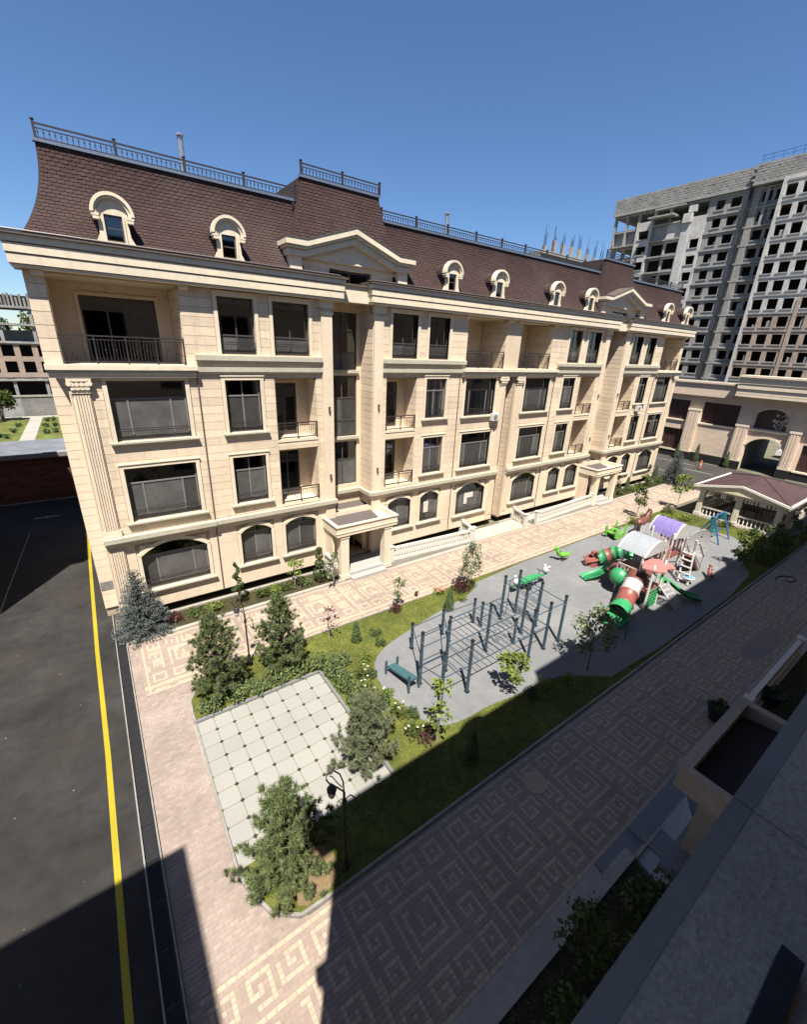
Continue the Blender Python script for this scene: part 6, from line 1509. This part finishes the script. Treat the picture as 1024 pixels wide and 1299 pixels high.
# junipers hugging the tiled square
JG='low junipers round the tiled square'
JL=['low juniper at the back left corner of the tiled square','low juniper second along the back kerb of the tiled square','low juniper third along the back kerb of the tiled square','low juniper midway along the back kerb of the tiled square','low juniper near the back right end of the tiled square kerb','juniper at the back right corner of the tiled square','juniper on the lawn between the two pines behind the tiled square','juniper first along the right kerb of the tiled square','juniper second along the right kerb of the tiled square','juniper third along the right kerb beside the white roses','juniper nearest the low grey pine on the right kerb','juniper set back on the lawn behind the square corner']
k=0
for x,y,r,h in ((1.5,12.85,.45,.45),(2.35,12.9,.5,.5),(3.1,12.85,.5,.55),(3.9,12.9,.5,.55),(4.65,12.9,.5,.6),(5.4,12.75,.45,.6),(2.7,13.5,.45,.5),(5.8,12.0,.42,.6),(5.85,11.2,.45,.65),(5.9,10.4,.45,.6),(5.95,9.7,.45,.6),(6.3,12.5,.45,.5)):
    shrub('juniper',x,y,r,h,JL[k],100+k,JUNI,420,.055,'juniper',JG); k+=1
# white roses
k=0
RL=['white rose bush nearest the back corner of the tiled square','white rose bush second along the lawn from the tiled square corner','tall white rose bush beside the round end of the rubber ground','white rose bush nearest the low grey pine','small white rose bush below the sit-up bench','pale rose bush at the shadow edge beside the sapling']
for (x,y),l in zip(((6.55,11.3),(6.35,10.55),(6.55,9.75),(6.1,8.75),(6.75,9.0),(6.7,8.1)),RL):
    shrub('rose_bush',x,y,.32,.6,l,130+k,LEAF,170,.05,'rose bush',None,ROSEF,4); k+=1
shrub('barberry_shrub',14.25,14.05,.55,.75,'dark red barberry at the foot of the full grey green young tree',140,PURP,420,.055)
shrub('barberry_shrub',10.25,14.3,.35,.4,'dark purple shrub at the foot of the thin sapling before the entrance',141,PURP,200,.05)
shrub('barberry_shrub',7.0,7.75,.35,.45,'purple leaved shrub under the tall sparse sapling',142,PURP,160,.05)
shrub('flowering_shrub',13.15,14.45,.35,.35,'pink flowering shrub on the lawn edge by the path',143,LEAFL,150,.05,'shrub',None,PINKF,26)
shrub('ball_shrub',12.0,14.95,.12,.25,'tiny dark ball shrub standing alone on the sunny path',144,PURP,90,.04)
k=0
for (x,y,r,h),l in zip(((8.3,12.6,.25,.3),(7.3,12.1,.25,.3),(7.0,11.2,.25,.28),(6.95,10.0,.28,.3),(7.2,8.8,.28,.3),(13.7,13.3,.28,.35),(8.5,13.3,.3,.25),(12.3,7.15,.3,.35),(11.5,7.1,.3,.3),(13.3,6.8,.3,.35)),
   ['green ball shrub behind the sit-up bench on the curved lawn edge','green ball shrub next along the curve left of the bench','round shrub at the left tip of the rubber ground','round shrub on the lawn below the bench end','round shrub on the lawn at the lower left curve','round shrub beside the back corner of the rubber ground','bluish spreading shrub in the middle of the back lawn','light green ball shrub right of the short green tree','ball shrub beside the short green tree trunk','green ball shrub at the shadow line on the front lawn']):
    shrub('ball_shrub',x,y,r,h,l,150+k,LEAFL if k%2 else THUJ,180,.045); k+=1
k=0
for x in (1.3,2.2,3.0,5.3,5.9,6.6,7.6): shrub('bed_shrub',x,18.95,.38,.45,['reddish low shrub behind the blue spruce','low green shrub under the broad arched window','leafy shrub right of the broad arched window','low shrub beside the spiral topiary','bright green shrub right of the spiral topiary','low shrub under the middle arched window','green shrub left of the ball topiary'][k],170+k,[PURP,LEAF,LEAFL,LEAF,LEAFL,LEAF,JUNI][k],200,.06); k+=1
k=0
for x in (38.6,40.8,42.0,44.2,46.2): shrub('bed_shrub',x,18.9,.45,.6,['low shrub right of the farther entrance steps','leafy shrub right of the cone thuja in the far bed','round shrub midway along the far bed','leafy shrub under the last arched window','low shrub beside the far spruce'][k],180+k,[LEAF,LEAFL,LEAF,JUNI,LEAF][k],220,.07); k+=1
k=0
for x,y in ((32.5,14.3),(34.0,14.2),(35.6,13.3),(36.9,12.4),(37.4,14.0),(38.2,10.2),(38.3,8.2)): shrub('lawn_shrub',x,y,.5,.55,['green shrub on the lawn behind the lilac roof','spreading shrub left of the gazebo lawn','bright shrub midway along the lawn before the gazebo','shrub close to the swing on the gazebo lawn','dark shrub at the left corner of the gazebo','small shrub before the middle column of the gazebo','small shrub before the right bay of the gazebo'][k],190+k,[LEAFL,LEAF,LEAFL,LEAFL,THUJ,LEAF,LEAF][k],240,.07); k+=1
k=0
for x,y,r in ((33.2,6.4,.6),(34.6,6.2,.55),(37.6,6.6,.7),(16.8,1.2,.5)): shrub('shade_shrub',x,y,r,.9,['dark shrub in the shade right of the bushy young tree','second dark shrub along the shaded strip of lawn','dark shrub in the shade below the gazebo corner','dark shrub behind the near canopy'][k],200+k,LEAF,320,.08); k+=1
for k,(x,y) in enumerate(((5.2,1.2),(6.9,1.1),(8.3,1.35),(3.2,1.4),(9.0,1.0))): shrub('shade_shrub',x,y,.55,.7,['dark shrub in the shaded bed left of the overhanging shrub','dark shrub in the shaded bed under the ledge','dark shrub in the shaded bed beside the marble ramp','low dark shrub in the shaded bed at the bottom edge','dark shrub pressed against the pillar of the near canopy'][k],210+k,LEAF,300,.07)
planter(16.3,2.75,'black planter ball on the shaded path just beyond the near canopy',.36); planter(18.9,1.9,'black planter against the near facade beyond the canopy',.34)
hs=MB().tube([(31.4+.0,5.1,.03),(31.9,5.15,.03),(32.4,4.95,.03),(32.7,4.6,.03),(32.3,4.35,.03),(31.8,4.45,.03),(31.7,4.7,.03)],.03,BLACKP,6); solo('garden_hose',hs,'black hose lying in a loop on the shaded path beyond the bushy tree','hose')
balustrade(17.2,2.25,23.4,2.25,.0,'pale balustrade in the shade along the foot of the near building beyond the canopy',h=.85)
q=MB()
for i in range(90):
    x=rng.uniform(-9,-1.7); y=rng.uniform(3,26); r=rng.uniform(.006,.02); q.hexa([(x-r,y-r*.8,0),(x+r,y-r,0),(x+r*.8,y+r,0),(x-r,y+r*.7,0),(x-r*.6,y-r*.5,r),(x+r*.6,y-r*.6,r*.9),(x+r*.5,y+r*.6,r),(x-r*.6,y+r*.4,r*.8)],KERB if i%3 else CONCD)
tag(obj('road_grit',q,kind='stuff'),'scattered pale grit on the sunlit asphalt','grit')
q=MB()
for (x,y,n_) in ((-6.8,20,14),(-4.2,10.8,12),(-7.5,14,16)):
    a=rng.uniform(0,6.28); p=[(x,y,.002)]
    for i in range(n_): a+=rng.normal()*.35; p.append((p[-1][0]+.28*math.cos(a),p[-1][1]+.28*math.sin(a),.002))
    for i in range(n_):
        w=.008+.006*rng.random(); u=p[i]; v=p[i+1]; d=Vector((v[0]-u[0],v[1]-u[1],0)).normalized(); s_=Vector((-d.y,d.x,0))*w
        q.add([(u[0]-s_.x,u[1]-s_.y,.003),(u[0]+s_.x,u[1]+s_.y,.003),(v[0]+s_.x,v[1]+s_.y,.003),(v[0]-s_.x,v[1]-s_.y,.003)],[(0,3,2,1)],BLACKP)

# rear lawn planting and trees far behind
BLB=['round bush left of the rear lawn path, nearest the path middle','round bush left of the rear lawn path, second from the garage','round bush left of the rear lawn path, nearest the garage','round bush right of the rear lawn path, farthest row inner','round bush right of the rear lawn path, farthest row outer','round bush right of the rear lawn path, middle row inner','round bush right of the rear lawn path, middle row outer','round bush right of the rear lawn path, front row inner','round bush right of the rear lawn path, front row outer','round bush at the far left of the rear lawn']
k=0
for x,y in ((-8.4,76),(-8.6,72),(-8.9,68),(-5.6,80),(-4.9,80.5),(-5.5,75),(-4.6,75.5),(-5.3,70),(-4.4,70.5),(-9.6,69)):
    shrub('lawn_bush',x,y,.42,.6,BLB[k],230+k,THUJ,70,.14,'bush','bushes on the rear lawn'); k+=1
def bigtree(x,y,h,r,label,seed,n=2200,leaf=.3):
    global rng; rng=np.random.default_rng(seed); t=thing('broadleaf_tree',label,'tree',(x,y,0)); q=MB().tube([(x,y,0),(x+.2,y,h*.5),(x,y+.1,h*.9)],[.25,.16,.04],BARK,8); L=[]
    for k in range(14):
        a=rng.random()*6.283; f=rng.random(); c=np.array([x+math.cos(a)*r*.6*(1-.4*f),y+math.sin(a)*r*.6*(1-.4*f),h*(.4+.5*f)]); q.tube([(x,y,h*.35),tuple(c)],[.08,.02],BARK,5); L.append(leafcloud(n//14,c,(r*.45,r*.45,h*.16),leaf,shell=.2))
    v,f=join(L); obj('trunk',q,t); obj('crown',leafmesh('crown',v,f,LEAF),t)
bigtree(-10.6,82,4.5,2.2,'dark bushy tree at the left end of the lawn before the concrete wall',250,1500,.22)
for k,(x,y,h) in enumerate(((-20,190,15),(-12,196,18),(-7,188,15.5))): bigtree(x,y,h,5,['distant tree seen through the open frame at the far left edge','tallest distant tree seen through the open frame building','distant tree seen through the open frame nearest the facade'][k],255+k,1200,.6)
# grass
def grassfield(name,regions,dens,hh,m,holes=()):
    V=[];F=[];b=0
    for poly in regions:
        xs=[p[0] for p in poly]; ys=[p[1] for p in poly]; A=(max(xs)-min(xs))*(max(ys)-min(ys)); n=int(A*dens)
        x=rng.uniform(min(xs),max(xs),n); y=rng.uniform(min(ys),max(ys),n); ok=inpoly(x,y,poly)
        for h in holes: ok&=~inpoly(x,y,h)
        x=x[ok];y=y[ok]; n=len(x); d=rv(n); d[:,2]=np.abs(d[:,2])+.7; d/=np.linalg.norm(d,axis=1,keepdims=True)
        v,f=blades(np.stack([x,y,np.full(n,.05)],1),d,rng.uniform(.5,1.2,(n,1))*hh,.009); V.append(v);F.append(f+b);b+=len(v)
    o=obj(name,leafmesh(name,np.concatenate(V),np.concatenate(F),m)); tag(o,kind='stuff'); return o
pz=[(PLAZA[0]-.1,PLAZA[2]-.1),(PLAZA[1]+.15,PLAZA[2]-.1),(PLAZA[1]+.15,PLAZA[3]+.15),(PLAZA[0]-.1,PLAZA[3]+.15)]
rng=np.random.default_rng(5)
GA=[p for p in GARDEN]
tag(grassfield('lawn_grass',[GA],620,.085,GRASS,(smoothpoly(RUBBER,1),pz,smoothpoly(sd,1),[(gx0-.2,gy0-.2),(gx1+.2,gy0-.2),(gx1+.2,gy1+.2),(gx0-.2,gy1+.2)])),'short sunlit and shaded grass round the playground','grass')
tag(grassfield('bed_grass',[[(-.3,18.45),(9.1,18.45),(9.1,19.7),(-.3,19.7)],[(37.2,18.45),(47,18.45),(47,19.7),(37.2,19.7)],[(-.5,.1),(9.1,.1),(9.1,2.0),(-.5,2.0)],[(14.6,.1),(47,.1),(47,2),(14.6,2)]],380,.10,GRASS),'grass in the planting beds at the foot of both facades','grass')
